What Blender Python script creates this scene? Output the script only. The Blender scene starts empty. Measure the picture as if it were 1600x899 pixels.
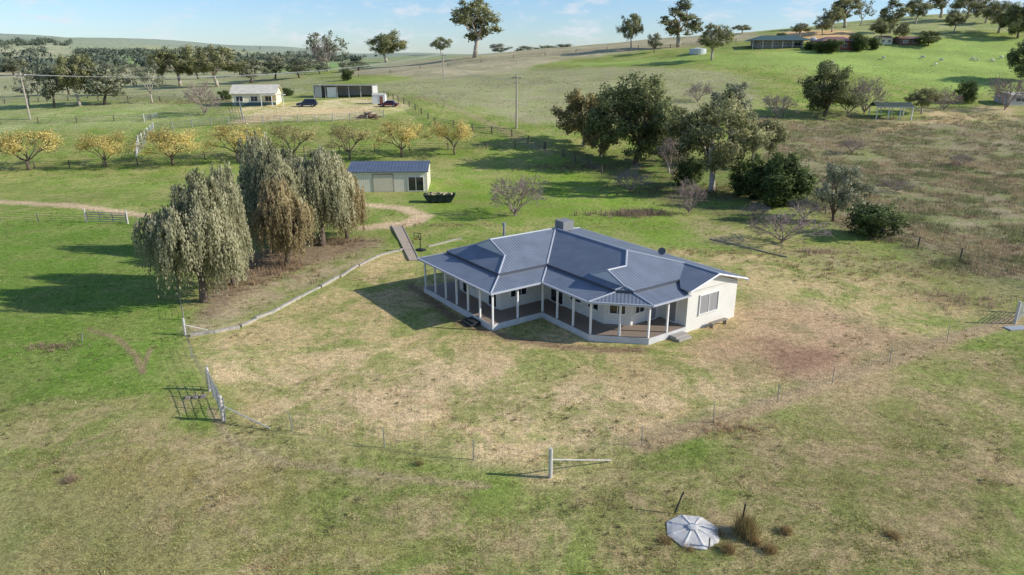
import bpy, math, random
import numpy as np
from mathutils import Vector, Matrix
R=math.radians
random.seed(7); rng=np.random.default_rng(11)
scene=bpy.context.scene
scene.view_settings.view_transform='Standard'
scene.view_settings.look='None'
scene.view_settings.exposure=0
COL=scene.collection
# ---------------------------------------------------------------- camera
H=19.0; PITCH=R(18.6); CP,SP=math.cos(PITCH),math.sin(PITCH); F=1067.0
cd=bpy.data.cameras.new("camera"); cam=bpy.data.objects.new("camera",cd); COL.objects.link(cam)
cam.location=(0,0,H); cam.rotation_euler=(R(90)-PITCH,0,0)
cd.lens=24; cd.sensor_width=36; cd.clip_end=12000; cd.clip_start=0.5
scene.camera=cam
# ---------------------------------------------------------------- terrain
UC=[-700,0,400,600,800,1000,1200,1400,1600,2300]
TC=np.array([(u-800)/F/1.04 for u in UC])
TAB={ 20:[0]*10, 60:[0]*10, 106:[0]*10,
 122:[.8,.8,.8,.8,1.0,1.0,.8,.6,.5,.5],
 145:[3.6,3.8,4.8,5.0,5.2,4.6,3.8,3.2,3.0,3.0],
 165:[6.2,7.0,8.3,8.2,7.4,7.0,6.3,5.4,5.2,5.0],
 200:[7.8,8.0,9.2,9.8,10.4,11,11.3,9.8,9.6,9.6],
 260:[8.2,8.5,10,12.4,14.8,17.6,21.8,21.8,21.0,21],
 330:[8.6,8.8,11,15.4,21.5,25.5,30.5,33.5,36,38],
 400:[9,9.3,11,14.5,22.5,28,33.8,41,46,52],
 600:[10,10,10.5,11,17,23,29,36,42,50],
 1000:[16,13,12,12,14,17,22,28,34,40],
 1500:[44,36,22,20,20,20,20,20,20,20],
 1900:[60,46,14,14,16,20,20,20,20,20],
 3400:[150,140,66,48,34,30,30,30,30,30],
 5200:[150,140,60,40,30,25,25,25,25,25]}
YR=np.array(sorted(TAB)); ZR=np.array([TAB[k] for k in sorted(TAB)],float)
LY=np.linspace(math.log(20),math.log(5200),500); TT=np.linspace(TC[0],TC[-1],240)
G1=np.array([np.interp(LY,np.log(YR),ZR[:,j]) for j in range(len(TC))]).T
G2=np.array([np.interp(TT,TC,G1[i]) for i in range(500)])
def blur(a,s,ax):
    k=np.exp(-np.linspace(-2.5,2.5,2*s+1)**2/2); k/=k.sum()
    p=[(0,0),(0,0)]; p[ax]=(s,s)
    return np.apply_along_axis(lambda m:np.convolve(m,k,'valid'),ax,np.pad(a,p,mode='edge'))
G2=blur(blur(G2,9,0),14,1)
def terr(x,y):
    x=np.asarray(x,float); y=np.asarray(y,float)
    yy=np.maximum(y,20.5); t=np.clip(x/np.maximum(y,30),TT[0],TT[-1])
    a=np.clip((np.log(yy)-LY[0])/(LY[1]-LY[0]),0,498.999); b=np.clip((t-TT[0])/(TT[1]-TT[0]),0,238.999)
    i=a.astype(int); j=b.astype(int); fa=a-i; fb=b-j
    z=G2[i,j]*(1-fa)*(1-fb)+G2[i+1,j]*fa*(1-fb)+G2[i,j+1]*(1-fa)*fb+G2[i+1,j+1]*fa*fb
    amp=np.clip((y-70)/200,0,1)
    z=z+amp*(.5*np.sin(x*.05+1)*np.sin(y*.043)+.25*np.sin(x*.13+y*.09))
    z=z+np.clip((y-900)/1500,0,1)*(9*np.sin(x*.0042+1)+5*np.sin(x*.011+y*.002))
    z=z+.03*np.sin(x*.7+.4*y)*np.sin(y*.55)
    return z
def th(x,y): return float(terr(x,y))
YS=np.exp(np.linspace(math.log(19),math.log(5000),9000))
def gp(u,v):
    d=(v-449.5)/F; fw=CP-d*SP; dn=SP+d*CP; xx=(u-800)/F
    xs=YS*xx/fw; zs=H-YS*dn/fw
    hit=np.nonzero(terr(xs,YS)>=zs)[0]
    k=hit[0] if len(hit) else len(YS)-1
    x,y=float(xs[k]),float(YS[k])
    return Vector((x,y,th(x,y)))
def mpp(p): return (p.y*CP+(H-p.z)*SP)/F     # metres per photo pixel at that place
def vnoise(x,y,s,seed=0):
    x=np.asarray(x,float)/s+1000.3; y=np.asarray(y,float)/s+1000.7
    i=np.floor(x).astype(np.int64); j=np.floor(y).astype(np.int64); fx=x-i; fy=y-j
    fx=fx*fx*(3-2*fx); fy=fy*fy*(3-2*fy)
    def h(a,b):
        n=(a*374761393+b*668265263+seed*974634777)&0x7fffffff
        n=((n^(n>>13))*1274126177)&0x7fffffff
        return ((n^(n>>16))&0xffff)/65535.0
    return (h(i,j)*(1-fx)*(1-fy)+h(i+1,j)*fx*(1-fy)+h(i,j+1)*(1-fx)*fy+h(i+1,j+1)*fx*fy)
def fbm(x,y,s,seed=0): return .5*vnoise(x,y,s,seed)+.3*vnoise(x,y,s*.45,seed+1)+.2*vnoise(x,y,s*.2,seed+2)
def lin(c): 
    return np.array([((q/255+.055)/1.055)**2.4 if q>10 else q/255/12.92 for q in c])
def alb(c,k=.67):
    a=lin(c)/k*np.array([1.03,1.0,.92]); return np.clip(a,0,.75)
# ---------------------------------------------------------------- zones (world space polygons on the ground)
def poly(pts): return np.array([gp(u,v)[:2] for u,v in pts])
def sdist(P,x,y,closed=True):
    n=len(P); D=np.full(x.shape,1e9); ins=np.zeros(x.shape,bool)
    for k in range(n if closed else n-1):
        a=P[k]; b=P[(k+1)%n]; ab=b-a; L=(ab**2).sum()+1e-9
        t=np.clip(((x-a[0])*ab[0]+(y-a[1])*ab[1])/L,0,1)
        D=np.minimum(D,np.hypot(x-a[0]-t*ab[0],y-a[1]-t*ab[1]))
        if closed:
            c=((a[1]>y)!=(b[1]>y))&(x<(b[0]-a[0])*(y-a[1])/(b[1]-a[1]+1e-12)+a[0]); ins^=c
    return np.where(ins,D,-D) if closed else D
def ss(a,b,x):
    t=np.clip((x-a)/(b-a),0,1); return t*t*(3-2*t)
GREEN=alb((108,126,60)); GREEN2=alb((134,134,84)); DIRT=alb((182,160,132)); SCR=alb((132,122,100)); SCR2=alb((112,118,76))
ZONES=[ # (poly pts, base, alt, softness)
 ([(0,620),(300,640),(430,720),(700,770),(900,770),(1100,700),(1600,560),(1700,899),(-100,899)],alb((112,120,66)),alb((150,136,102)),3),
 ([(930,780),(1250,640),(1600,540),(1700,899),(900,899)],alb((118,120,72)),alb((150,134,102)),3),
 ([(240,650),(480,760),(560,860),(300,830),(150,720)],alb((140,130,86)),alb((160,144,110)),4),
 ([(-100,780),(150,800),(200,899),(-100,899)],alb((144,134,94)),alb((120,126,74)),4),
 ([(-200,340),(225,345),(280,440),(290,520),(250,600),(-200,640)],alb((94,120,50)),alb((114,126,68)),2),
 ([(300,528),(420,492),(530,437),(600,396),(640,392),(668,430),(740,400),(900,380),(1100,390),(1300,400),(1450,430),(1570,490),(1480,530),(1215,625),(1115,655),(1000,690),(860,740),(740,712),(600,697),(455,670),(355,652),(320,580)],alb((168,150,112)),alb((120,128,72)),1.2),
 ([(330,560),(700,560),(1000,600),(1220,560),(1230,610),(1000,680),(860,720),(600,680),(400,650)],alb((186,164,130)),alb((136,136,86)),2.5),
 ([(1100,540),(1180,470),(1300,490),(1450,540),(1300,600),(1150,600)],alb((166,142,114)),alb((142,128,96)),2.5),
 ([(1190,530),(1310,530),(1350,565),(1230,585)],alb((132,106,88)),alb((142,118,96)),1.5),
 ([(290,515),(380,420),(440,380),(570,372),(610,385),(520,432),(420,486),(300,522)],alb((150,136,110)),alb((114,122,72)),1),
 ([(300,470),(380,400),(560,368),(590,380),(430,440),(320,500)],alb((122,108,90)),alb((130,114,92)),1.2),
 ([(880,255),(1000,290),(1060,330),(1100,380),(1000,370),(860,340),(680,345),(660,290)],alb((106,130,52)),alb((122,130,72)),3),
 ([(1060,330),(1180,360),(1330,390),(1460,420),(1600,450),(1600,520),(1450,440),(1250,410),(1100,385)],alb((122,128,72)),alb((148,138,102)),2),
 ([(1170,185),(1600,180),(1800,200),(1800,450),(1600,450),(1450,405),(1330,360),(1230,300),(1180,260)],SCR,SCR2,3),
 ([(900,235),(1180,250),(1250,320),(1150,345),(1020,320),(930,270)],alb((104,102,70)),alb((102,122,60)),3),
 ([(560,140),(800,190),(860,200),(1170,180),(1170,120),(1000,105),(700,105)],alb((130,134,92)),alb((138,134,106)),6),
 ([(530,118),(700,125),(900,90),(1180,62),(1180,30),(800,60),(530,100)],alb((156,146,122)),alb((134,134,102)),6),
 ([(900,100),(1160,100),(1600,150),(1800,120),(1800,60),(1440,60),(1200,85)],alb((130,150,80)),alb((126,142,80)),8),
 ([(1250,62),(1600,50),(1800,-20),(1200,30)],alb((146,146,106)),alb((118,132,78)),8),
 ([(1400,170),(1600,165),(1600,185),(1480,190)],alb((168,150,118)),alb((136,134,88)),3),
 ([(1225,50),(1330,48),(1340,60),(1240,66)],alb((200,162,122)),alb((190,150,108)),2),
 ([(-300,160),(360,160),(350,185),(200,200),(-300,210)],alb((138,142,98)),alb((118,134,76)),4),
 ([(-300,100),(360,100),(520,125),(380,160),(-300,158)],alb((142,138,110)),alb((124,134,90)),15),
 ([(360,168),(560,152),(620,150),(640,172),(560,186),(400,192)],alb((192,172,134)),alb((148,148,92)),2),
]
ZP=[(poly(z[0]),z[1],z[2],z[3]) for z in ZONES]
ZFAR=[([(170,92),(330,88),(420,98),(300,104),(180,100)],alb((124,152,82)),60),
      ([(420,100),(560,97),(560,106),(440,108)],alb((114,144,86)),40),
      ([(-100,104),(120,98),(180,112),(60,124),(-100,120)],alb((160,150,122)),40),
      ([(-50,78),(80,72),(140,84),(20,92)],alb((160,156,128)),90),
      ([(240,72),(420,84),(360,88),(220,82)],alb((146,148,108)),90)]
ZF=[(poly(a),b,c) for a,b,c in ZFAR]
def PL(pts): return np.array([gp(u,v)[:2] for u,v in pts])
TRACKS=[(PL([(-150,312),(0,316),(120,322),(215,336),(300,345)]),1.0,DIRT),
 (PL([(570,320),(630,326),(662,338),(640,348),(570,356)]),1.4,DIRT),
 (PL([(618,356),(655,345)]),1.0,DIRT),
 (PL([(140,515),(185,530),(215,560),(222,585)]),.20,alb((128,112,88))),
 (PL([(235,545),(222,580)]),.13,alb((128,112,88))),
 (PL([(330,640),(360,690),(430,720),(600,745),(760,760)]),.25,alb((146,134,104))),
 (PL([(1003,697),(1115,661),(1215,628),(1300,600),(1390,566),(1480,532),(1590,500)]),.7,alb((152,134,106))),
 (PL([(380,190),(450,178),(560,172)]),3,alb((188,166,128))),
 (PL([(640,445),(720,505),(800,530),(900,545),(1000,548)]),.5,alb((120,102,82))),
 (PL([(1380,205),(1420,192),(1500,190)]),1.5,alb((170,152,116))),
 (PL([(650,150),(800,212),(860,240)]),1.0,alb((136,130,94))),]
def zonecol(x,y):
    n=fbm(x,y,6,3)-.5; nb=(fbm(x,y,40,9)-.5)*np.clip(y/200,0,3)
    base=np.tile(GREEN,(len(x),1)); alt=np.tile(GREEN2,(len(x),1))
    for P,b,a,w in ZP:
        sd=sdist(P,x,y)+n*w*3+nb*w
        k=ss(-w,w,sd)[:,None]; base=base*(1-k)+b*k; alt=alt*(1-k)+a*k
    far=ss(450,900,y)[:,None]  # both distance blends paint aerial haze into the ground colours
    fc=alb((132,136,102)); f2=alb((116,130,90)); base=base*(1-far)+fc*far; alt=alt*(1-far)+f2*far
    haze_k=ss(1000,3000,y)[:,None]; base=base*(1-haze_k)+alb((134,142,128))*haze_k; alt=alt*(1-haze_k)+alb((120,132,116))*haze_k  # paler, bluer haze tint painted onto the remote hills
    for P,c,w in ZF:
        k=ss(-w,w,sdist(P,x,y)+nb*w)[:,None]*.8; base=base*(1-k)+c*k; alt=alt*(1-k)+c*k*.95
    for P,w,c in TRACKS:
        D=sdist(P,x,y,False)+n*w*.8
        k=(1-ss(w*.6,w*1.3,D))[:,None]*.9; base=base*(1-k)+c*k; alt=alt*(1-k)+c*k
    return base,alt
# ---------------------------------------------------------------- material helpers
def newmat(name):
    m=bpy.data.materials.new(name); m.use_nodes=True; nt=m.node_tree
    b=nt.nodes["Principled BSDF"]; return m,nt,b
def N(nt,t,**k):
    n=nt.nodes.new(t)
    for a,v in k.items(): setattr(n,a,v)
    return n
_mc={}
def mat(name,col,rough=.7,metal=0,var=.12,scale=3.0,bump=0.0,srgb=True,spec=.3):
    if name in _mc: return _mc[name]
    m,nt,b=newmat(name)
    c=lin(col) if srgb else np.array(col)
    tc=N(nt,'ShaderNodeTexCoord'); no=N(nt,'ShaderNodeTexNoise'); no.inputs['Scale'].default_value=scale; no.inputs['Detail'].default_value=6
    nt.links.new(tc.outputs['Object'],no.inputs['Vector'])
    mx=N(nt,'ShaderNodeMixRGB'); mx.inputs[1].default_value=(*np.clip(c*(1-var*1.6),0,1),1); mx.inputs[2].default_value=(*np.clip(c*(1+var),0,1),1)
    nt.links.new(no.outputs['Fac'],mx.inputs[0]); nt.links.new(mx.outputs[0],b.inputs['Base Color'])
    b.inputs['Roughness'].default_value=rough; b.inputs['Metallic'].default_value=metal
    b.inputs['Specular IOR Level'].default_value=spec
    _mc[name]=m; return m
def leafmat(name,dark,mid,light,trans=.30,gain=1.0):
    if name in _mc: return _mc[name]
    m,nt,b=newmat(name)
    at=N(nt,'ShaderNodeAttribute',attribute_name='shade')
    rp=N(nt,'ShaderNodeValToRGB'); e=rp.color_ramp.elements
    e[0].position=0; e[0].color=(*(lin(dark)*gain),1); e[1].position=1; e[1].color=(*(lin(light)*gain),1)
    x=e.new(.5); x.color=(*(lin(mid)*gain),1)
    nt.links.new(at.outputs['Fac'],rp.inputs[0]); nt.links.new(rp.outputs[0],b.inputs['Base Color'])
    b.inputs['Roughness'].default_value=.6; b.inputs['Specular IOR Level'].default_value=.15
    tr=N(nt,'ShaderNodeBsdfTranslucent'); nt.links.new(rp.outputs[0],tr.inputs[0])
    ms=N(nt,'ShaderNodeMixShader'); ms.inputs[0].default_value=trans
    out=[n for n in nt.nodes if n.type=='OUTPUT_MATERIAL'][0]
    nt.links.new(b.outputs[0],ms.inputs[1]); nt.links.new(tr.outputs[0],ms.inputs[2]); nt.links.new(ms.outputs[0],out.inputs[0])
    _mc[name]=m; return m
def tintmat(name,rough=.9):
    if name in _mc: return _mc[name]
    m,nt,b=newmat(name)
    at=N(nt,'ShaderNodeAttribute',attribute_name='tint')
    nt.links.new(at.outputs['Color'],b.inputs['Base Color']); b.inputs['Roughness'].default_value=rough; b.inputs['Specular IOR Level'].default_value=.1
    tr=N(nt,'ShaderNodeBsdfTranslucent'); nt.links.new(at.outputs['Color'],tr.inputs[0])
    ms=N(nt,'ShaderNodeMixShader'); ms.inputs[0].default_value=.4
    out=[n for n in nt.nodes if n.type=='OUTPUT_MATERIAL'][0]
    nt.links.new(b.outputs[0],ms.inputs[1]); nt.links.new(tr.outputs[0],ms.inputs[2]); nt.links.new(ms.outputs[0],out.inputs[0])
    _mc[name]=m; return m
# ---------------------------------------------------------------- mesh helpers
def fast_mesh(name,V,Fc,nper,mats,attrs=None,smooth=False):
    V=np.asarray(V,np.float32).reshape(-1,3); Fc=np.asarray(Fc,np.int32).reshape(-1,nper)
    me=bpy.data.meshes.new(name); me.vertices.add(len(V)); me.vertices.foreach_set('co',V.ravel())
    me.loops.add(Fc.size); me.loops.foreach_set('vertex_index',Fc.ravel())
    me.polygons.add(len(Fc)); me.polygons.foreach_set('loop_start',np.arange(0,Fc.size,nper,dtype=np.int32))
    me.polygons.foreach_set('loop_total',np.full(len(Fc),nper,np.int32))
    if smooth: me.polygons.foreach_set('use_smooth',np.ones(len(Fc),bool))
    me.update(calc_edges=True)
    for k,(ty,a) in (attrs or {}).items():
        at=me.attributes.new(k,ty,'POINT')
        if ty=='FLOAT': at.data.foreach_set('value',np.asarray(a,np.float32).ravel())
        else: at.data.foreach_set('color',np.asarray(a,np.float32).ravel())
    me.materials.append(mats); return me
def link(ob,parent=None):
    COL.objects.link(ob)
    if parent is not None: ob.parent=parent
    return ob
def empty(name,loc,rz=0,label=None,cat=None,group=None,scale=1):
    e=bpy.data.objects.new(name,None); e.empty_display_size=.3; e.location=loc; e.rotation_euler=(0,0,rz)
    e.scale=(scale,)*3 if not isinstance(scale,tuple) else scale
    COL.objects.link(e); tag(e,label,cat,group); return e
def tag(o,label=None,cat=None,group=None,kind=None):
    if label: o["label"]=label
    if cat: o["category"]=cat
    if group: o["group"]=group
    if kind: o["kind"]=kind
class MB:
    def __init__(s): s.v=[];s.f=[]
    def poly(s,pts): 
        n=len(s.v); s.v+= [tuple(p) for p in pts]; s.f.append(tuple(range(n,n+len(pts)))); return s
    def box(s,c,d,rz=0,top=1.0):
        n=len(s.v); cx,cy,cz=c; ca,sa=math.cos(rz),math.sin(rz)
        for sz in(-1,1):
            k=top if sz>0 else 1
            for sx,sy in((-1,-1),(1,-1),(1,1),(-1,1)):
                x=sx*d[0]/2*k;y=sy*d[1]/2*k
                s.v.append((cx+x*ca-y*sa,cy+x*sa+y*ca,cz+sz*d[2]/2))
        s.f+=[(n+3,n+2,n+1,n),(n+4,n+5,n+6,n+7)]+[(n+i,n+(i+1)%4,n+4+(i+1)%4,n+4+i) for i in range(4)]; return s
    def tube(s,pts,rad,k=6,cap=True):
        pts=[Vector(p) for p in pts]; n0=len(s.v)
        if not hasattr(rad,'__len__'): rad=[rad]*len(pts)
        for i,p in enumerate(pts):
            d=(pts[min(i+1,len(pts)-1)]-pts[max(i-1,0)])
            if d.length<1e-6: d=Vector((0,0,1))
            d.normalize(); a=d.orthogonal().normalized() if abs(d.z)>.95 else d.cross(Vector((0,0,1))).normalized(); b=d.cross(a)
            for j in range(k):
                t=2*math.pi*j/k; q=p+(a*math.cos(t)+b*math.sin(t))*rad[i]; s.v.append(tuple(q))
        for i in range(len(pts)-1):
            for j in range(k):
                s.f.append((n0+i*k+j,n0+i*k+(j+1)%k,n0+(i+1)*k+(j+1)%k,n0+(i+1)*k+j))
        if cap: s.f.append(tuple(n0+(len(pts)-1)*k+j for j in range(k))); s.f.append(tuple(n0+j for j in reversed(range(k))))
        return s
    def prism(s,out,z0,z1):
        n=len(out); b=len(s.v)
        s.v+=[(x,y,z0) for x,y in out]+[(x,y,z1) for x,y in out]
        s.f.append(tuple(b+n+i for i in range(n))); s.f.append(tuple(b+i for i in reversed(range(n))))
        for i in range(n): j=(i+1)%n; s.f.append((b+i,b+j,b+n+j,b+n+i))
        return s
    def mesh(s,name,m,smooth=False):
        me=bpy.data.meshes.new(name); me.from_pydata(s.v,[],s.f); me.materials.append(m)
        if smooth: 
            for p in me.polygons: p.use_smooth=True
        me.update(); return me
    def obj(s,name,m,parent=None,smooth=False,bevel=0,loc=None):
        o=bpy.data.objects.new(name,s.mesh(name,m,smooth)); link(o,parent)
        if loc is not None: o.location=loc
        if bevel:
            md=o.modifiers.new('b','BEVEL'); md.width=bevel; md.segments=2
        return o
# ---------------------------------------------------------------- ground
def build_ground():
    rows=list(np.linspace(-40,19,24))+list(np.exp(np.arange(math.log(20),math.log(5000),.0115)))
    ts=list(np.linspace(-2.0,-.95,22))[:-1]+list(np.arange(-.95,.95,.0055))+list(np.linspace(.95,2.0,22))
    rows=np.array(rows); ts=np.array(ts)
    Yg,Tg=np.meshgrid(rows,ts,indexing='ij'); Xg=Tg*np.maximum(Yg,30)
    x=Xg.ravel(); y=Yg.ravel(); z=terr(x,y)
    z=z+(fbm(x,y,1.6,21)-.5)*.12*np.clip(1-(y-60)/120,0,1)
    nr,nc=len(rows),len(ts); i=np.arange(nr-1)[:,None]; j=np.arange(nc-1)[None,:]
    a=(i*nc+j).ravel(); Fc=np.stack([a,a+1,a+nc+1,a+nc],1)
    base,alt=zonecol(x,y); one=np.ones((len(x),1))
    m,nt,b=newmat("grassland")
    L=nt.links.new
    geo=N(nt,'ShaderNodeNewGeometry')
    A=N(nt,'ShaderNodeAttribute',attribute_name='base'); B=N(nt,'ShaderNodeAttribute',attribute_name='alt')
    def noise(sc,det=8,rough=.6,dist=0):
        n=N(nt,'ShaderNodeTexNoise'); n.inputs['Scale'].default_value=sc; n.inputs['Detail'].default_value=det; n.inputs['Roughness'].default_value=rough; n.inputs['Distortion'].default_value=dist
        L(geo.outputs['Position'],n.inputs['Vector']); return n
    def ramp(n,a,b2,c0=0,c1=1):
        r=N(nt,'ShaderNodeMapRange'); r.inputs[1].default_value=a; r.inputs[2].default_value=b2; r.inputs[3].default_value=c0; r.inputs[4].default_value=c1; r.interpolation_type='SMOOTHSTEP'
        L(n.outputs['Fac'],r.inputs[0]); return r
    n1=noise(.2,15,.80,.5); m1=ramp(n1,.43,.59)
    mx=N(nt,'ShaderNodeMixRGB'); L(m1.outputs[0],mx.inputs[0]); L(A.outputs['Color'],mx.inputs[1]); L(B.outputs['Color'],mx.inputs[2])
    n2=noise(2.2,8,.8); r2=ramp(n2,.32,.68,.66,1.34)
    mu=N(nt,'ShaderNodeMixRGB',blend_type='MULTIPLY'); mu.inputs[0].default_value=1; L(mx.outputs[0],mu.inputs[1]); L(r2.outputs[0],mu.inputs[2])
    n3=noise(.06,6,.6); r3=ramp(n3,.3,.7,.86,1.14)
    mv=N(nt,'ShaderNodeMixRGB',blend_type='MULTIPLY'); mv.inputs[0].default_value=1; L(mu.outputs[0],mv.inputs[1]); L(r3.outputs[0],mv.inputs[2])
    n4=noise(9,6,.85); r4=ramp(n4,.32,.68,.52,1.48)
    mw=N(nt,'ShaderNodeMixRGB',blend_type='MULTIPLY'); mw.inputs[0].default_value=1; L(mv.outputs[0],mw.inputs[1]); L(r4.outputs[0],mw.inputs[2])
    n5=noise(1.3,9,.85,.3); r5=ramp(n5,.60,.70,0,.42)
    md=N(nt,'ShaderNodeMixRGB'); L(r5.outputs[0],md.inputs[0]); L(mw.outputs[0],md.inputs[1]); md.inputs[2].default_value=(.08,.09,.04,1)
    n6=noise(4.1,7,.8,.2); r6=ramp(n6,.60,.72,0,.42)
    me_=N(nt,'ShaderNodeMixRGB'); L(r6.outputs[0],me_.inputs[0]); L(md.outputs[0],me_.inputs[1]); me_.inputs[2].default_value=(.56,.46,.31,1)
    L(me_.outputs[0],b.inputs['Base Color']); b.inputs['Roughness'].default_value=.95; b.inputs['Specular IOR Level'].default_value=.05
    bp=N(nt,'ShaderNodeBump'); bp.inputs['Strength'].default_value=.6; bp.inputs['Distance'].default_value=.12
    ad=N(nt,'ShaderNodeMath',operation='ADD'); L(n2.outputs['Fac'],ad.inputs[0]); L(n4.outputs['Fac'],ad.inputs[1]); L(ad.outputs[0],bp.inputs['Height']); L(bp.outputs[0],b.inputs['Normal'])
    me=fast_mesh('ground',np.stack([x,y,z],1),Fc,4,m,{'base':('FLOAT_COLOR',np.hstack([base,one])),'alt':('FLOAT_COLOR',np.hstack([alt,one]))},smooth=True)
    o=link(bpy.data.objects.new('ground',me)); o["kind"]="structure"
build_ground()
# ---------------------------------------------------------------- foliage
def unit(a): return a/np.maximum(np.linalg.norm(a,axis=1),1e-6)[:,None]
def leaves_mesh(name,pos,size,m,shade,aspect=1.0,vertical=False,jit=.4,outw=None,soft=.6):
    n=len(pos); a=unit(rng.normal(size=(n,3)))
    if vertical: a=a*.35; a[:,2]-=1; a=unit(a)
    b=rng.normal(size=(n,3)); b-=a*(a*b).sum(1)[:,None]; b=unit(b)
    s=(size*(1+jit*rng.uniform(-1,1,n)))[:,None]
    nn=np.cross(a,b)
    if outw is not None:
        fl=(nn*outw).sum(1)<0; b[fl]*=-1; nn[fl]*=-1
    A=a*s*aspect*.5; B=b*s*.5
    V=np.stack([pos-A,pos-B*.8,pos+A,pos+B],1)
    g=np.cross(V[:,1]-V[:,0],V[:,2]-V[:,1]); flip=(g*nn).sum(1)<0
    V[flip]=V[flip][:,::-1]
    Fc=np.arange(4*n).reshape(n,4)
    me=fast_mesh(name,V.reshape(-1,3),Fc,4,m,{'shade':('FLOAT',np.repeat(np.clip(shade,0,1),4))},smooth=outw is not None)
    if outw is not None:
        nm=unit(nn*(1-soft)+outw*soft); me.normals_split_custom_set_from_vertices(np.repeat(nm,4,0).astype(np.float32))
    return me
def gum_variant(seed,col,bark,nleaf,leaf,nclump=26,crx=.42,crz=.33,cz=.64,fork=.28,cr=.13,trunk=.032,flat=.85,k=6,lean=.05,lowfill=0,fluff=.20):
    r=np.random.default_rng(seed); C=[]
    tries=0
    while len(C)<nclump and tries<4000:
        tries+=1
        d=r.normal(size=3); d/=np.linalg.norm(d); q=r.uniform(.3,1)**.5
        wob=1+.28*math.sin(3*math.atan2(d[1],d[0])+seed)+.12*math.sin(7*d[2]+seed)
        p=np.array([d[0]*crx*q*wob,d[1]*crx*q*wob,cz+d[2]*crz*q*(1+.15*math.sin(5*d[0]+seed))])
        if p[2]<cz-crz*.8+lowfill and r.random()<.6: continue
        if all(np.linalg.norm(p-c)>cr*.9 for c in C): C.append(p)
    C=np.array(C); mb=MB(); ln=r.uniform(-lean,lean,2)
    nl=5; limbs=[]
    top=np.array([ln[0],ln[1],fork])
    mb.tube([(0,0,-.03),(ln[0]*.3,ln[1]*.3,fork*.45),tuple(top)],[trunk*1.25,trunk*.95,trunk*.8],k)
    for i in range(nl):
        an=2*math.pi*(i+r.uniform(-.2,.2))/nl; e=np.array([math.cos(an)*crx*.45,math.sin(an)*crx*.45,cz-crz*.1+r.uniform(-.06,.12)])
        mid=(top+e)/2+np.array([0,0,-.02]); mb.tube([tuple(top*.999),tuple(mid),tuple(e)],[trunk*.62,trunk*.45,trunk*.3],k); limbs.append((mid,e))
    for c in C:
        best=min(limbs,key=lambda L:np.linalg.norm(L[1]-c)); s=best[1]*.7+best[0]*.3
        mid=(s+c)/2+r.normal(size=3)*.02; mb.tube([tuple(s),tuple(mid),tuple(c)],[trunk*.26,trunk*.18,trunk*.07],4)
    per=nleaf//len(C); P=[];S=[];O=[]
    for c in C:
        rr=cr*r.uniform(.5,1.3); n=int(per*(rr/cr)**2)
        ns=12; sub=unit(r.normal(size=(ns,3)))*rr*.85*r.uniform(.45,1.25,ns)[:,None]
        idx=r.integers(0,ns,n); d=r.normal(size=(n,3))*rr*fluff
        p=c+sub[idx]+d; p[:,2]=c[2]+(p[:,2]-c[2])*flat
        P.append(p); O.append(unit(d)*.55+unit(p-c)*.6+unit(p-np.array([0,0,cz-.1]))*.5)
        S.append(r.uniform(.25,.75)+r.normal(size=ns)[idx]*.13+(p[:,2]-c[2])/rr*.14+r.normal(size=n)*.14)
    P=np.vstack(P);S=np.hstack(S);O=unit(np.vstack(O))
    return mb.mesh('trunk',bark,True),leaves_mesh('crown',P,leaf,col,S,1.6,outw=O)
def weep_variant(seed,col,bark,nt_,leaf,crx=.38,nl=7,per=8,drop=(.06,.32),nd=9):
    """pendulous crown: many fine short hanging tassels over several rounded sub crowns"""
    r=np.random.default_rng(seed); mb=MB(); trunk=.03
    mb.tube([(0,0,-.03),(.015,.02,.14),(.0,.0,.27)],[trunk*1.4,trunk,trunk*.9],7)
    D=[]
    for i in range(nd):
        an=2*math.pi*i/nd+r.uniform(-.3,.3); q=r.uniform(.35,.9); D.append((math.cos(an)*crx*q,math.sin(an)*crx*q,r.uniform(.34,.68),r.uniform(.10,.18)))
    D+=[(r.uniform(-.08,.08),r.uniform(-.08,.08),.82,.14),(r.uniform(-.15,.15),r.uniform(-.15,.15),.68,.18),(r.uniform(-.15,.15),r.uniform(-.15,.15),.58,.18)]
    for dx,dy,dz,dr in D: mb.tube([(0,0,.24),(dx*.45,dy*.45,dz*.62),(dx,dy,dz)],[trunk*.6,trunk*.4,trunk*.14],5)
    P=[];S=[];O=[]; tot=sum(q[3]**2 for q in D)
    for dx,dy,dz,dr in D:
        m_=int(nt_*dr**2/tot); tone=r.uniform(.35,.7)
        d=r.normal(size=(m_,3)); d[:,2]=d[:,2]*.9+.25; d=unit(d)
        c0=np.array([dx,dy,dz])+d*dr*r.uniform(.5,1.3,m_)[:,None]*np.array([1,1,.9])
        L0=r.uniform(drop[0],drop[1],m_)*(.35+.8*np.hypot(d[:,0],d[:,1])); floor=r.uniform(.06,.26,m_); t0=tone+r.normal(size=m_)*.13
        n=m_*per; st=np.repeat(c0,per,0)+r.normal(size=(n,3))*np.array([.011,.011,.012]); L=np.repeat(L0,per)*r.uniform(.4,1.25,n)
        L=np.maximum(np.minimum(L,st[:,2]-np.repeat(floor,per)),.012); dd=np.repeat(d,per,0); lt=np.repeat(t0,per)+r.normal(size=n)*.06
        for k in range(nl):
            f=(k+r.uniform(-.5,.5,n))/(nl-1); p=st.copy(); p[:,2]-=L*f
            p[:,:2]+=dd[:,:2]*(.03*np.sin(np.clip(f,0,1)*1.6))[:,None]+r.normal(size=(n,2))*.005
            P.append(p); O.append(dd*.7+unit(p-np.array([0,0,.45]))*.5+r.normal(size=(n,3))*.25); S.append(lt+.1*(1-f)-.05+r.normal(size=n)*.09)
    P=np.vstack(P);S=np.hstack(S);O=unit(np.vstack(O))
    return mb.mesh('trunk',bark,True),leaves_mesh('crown',P,leaf,col,S,2.0,vertical=True,outw=O)
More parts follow.
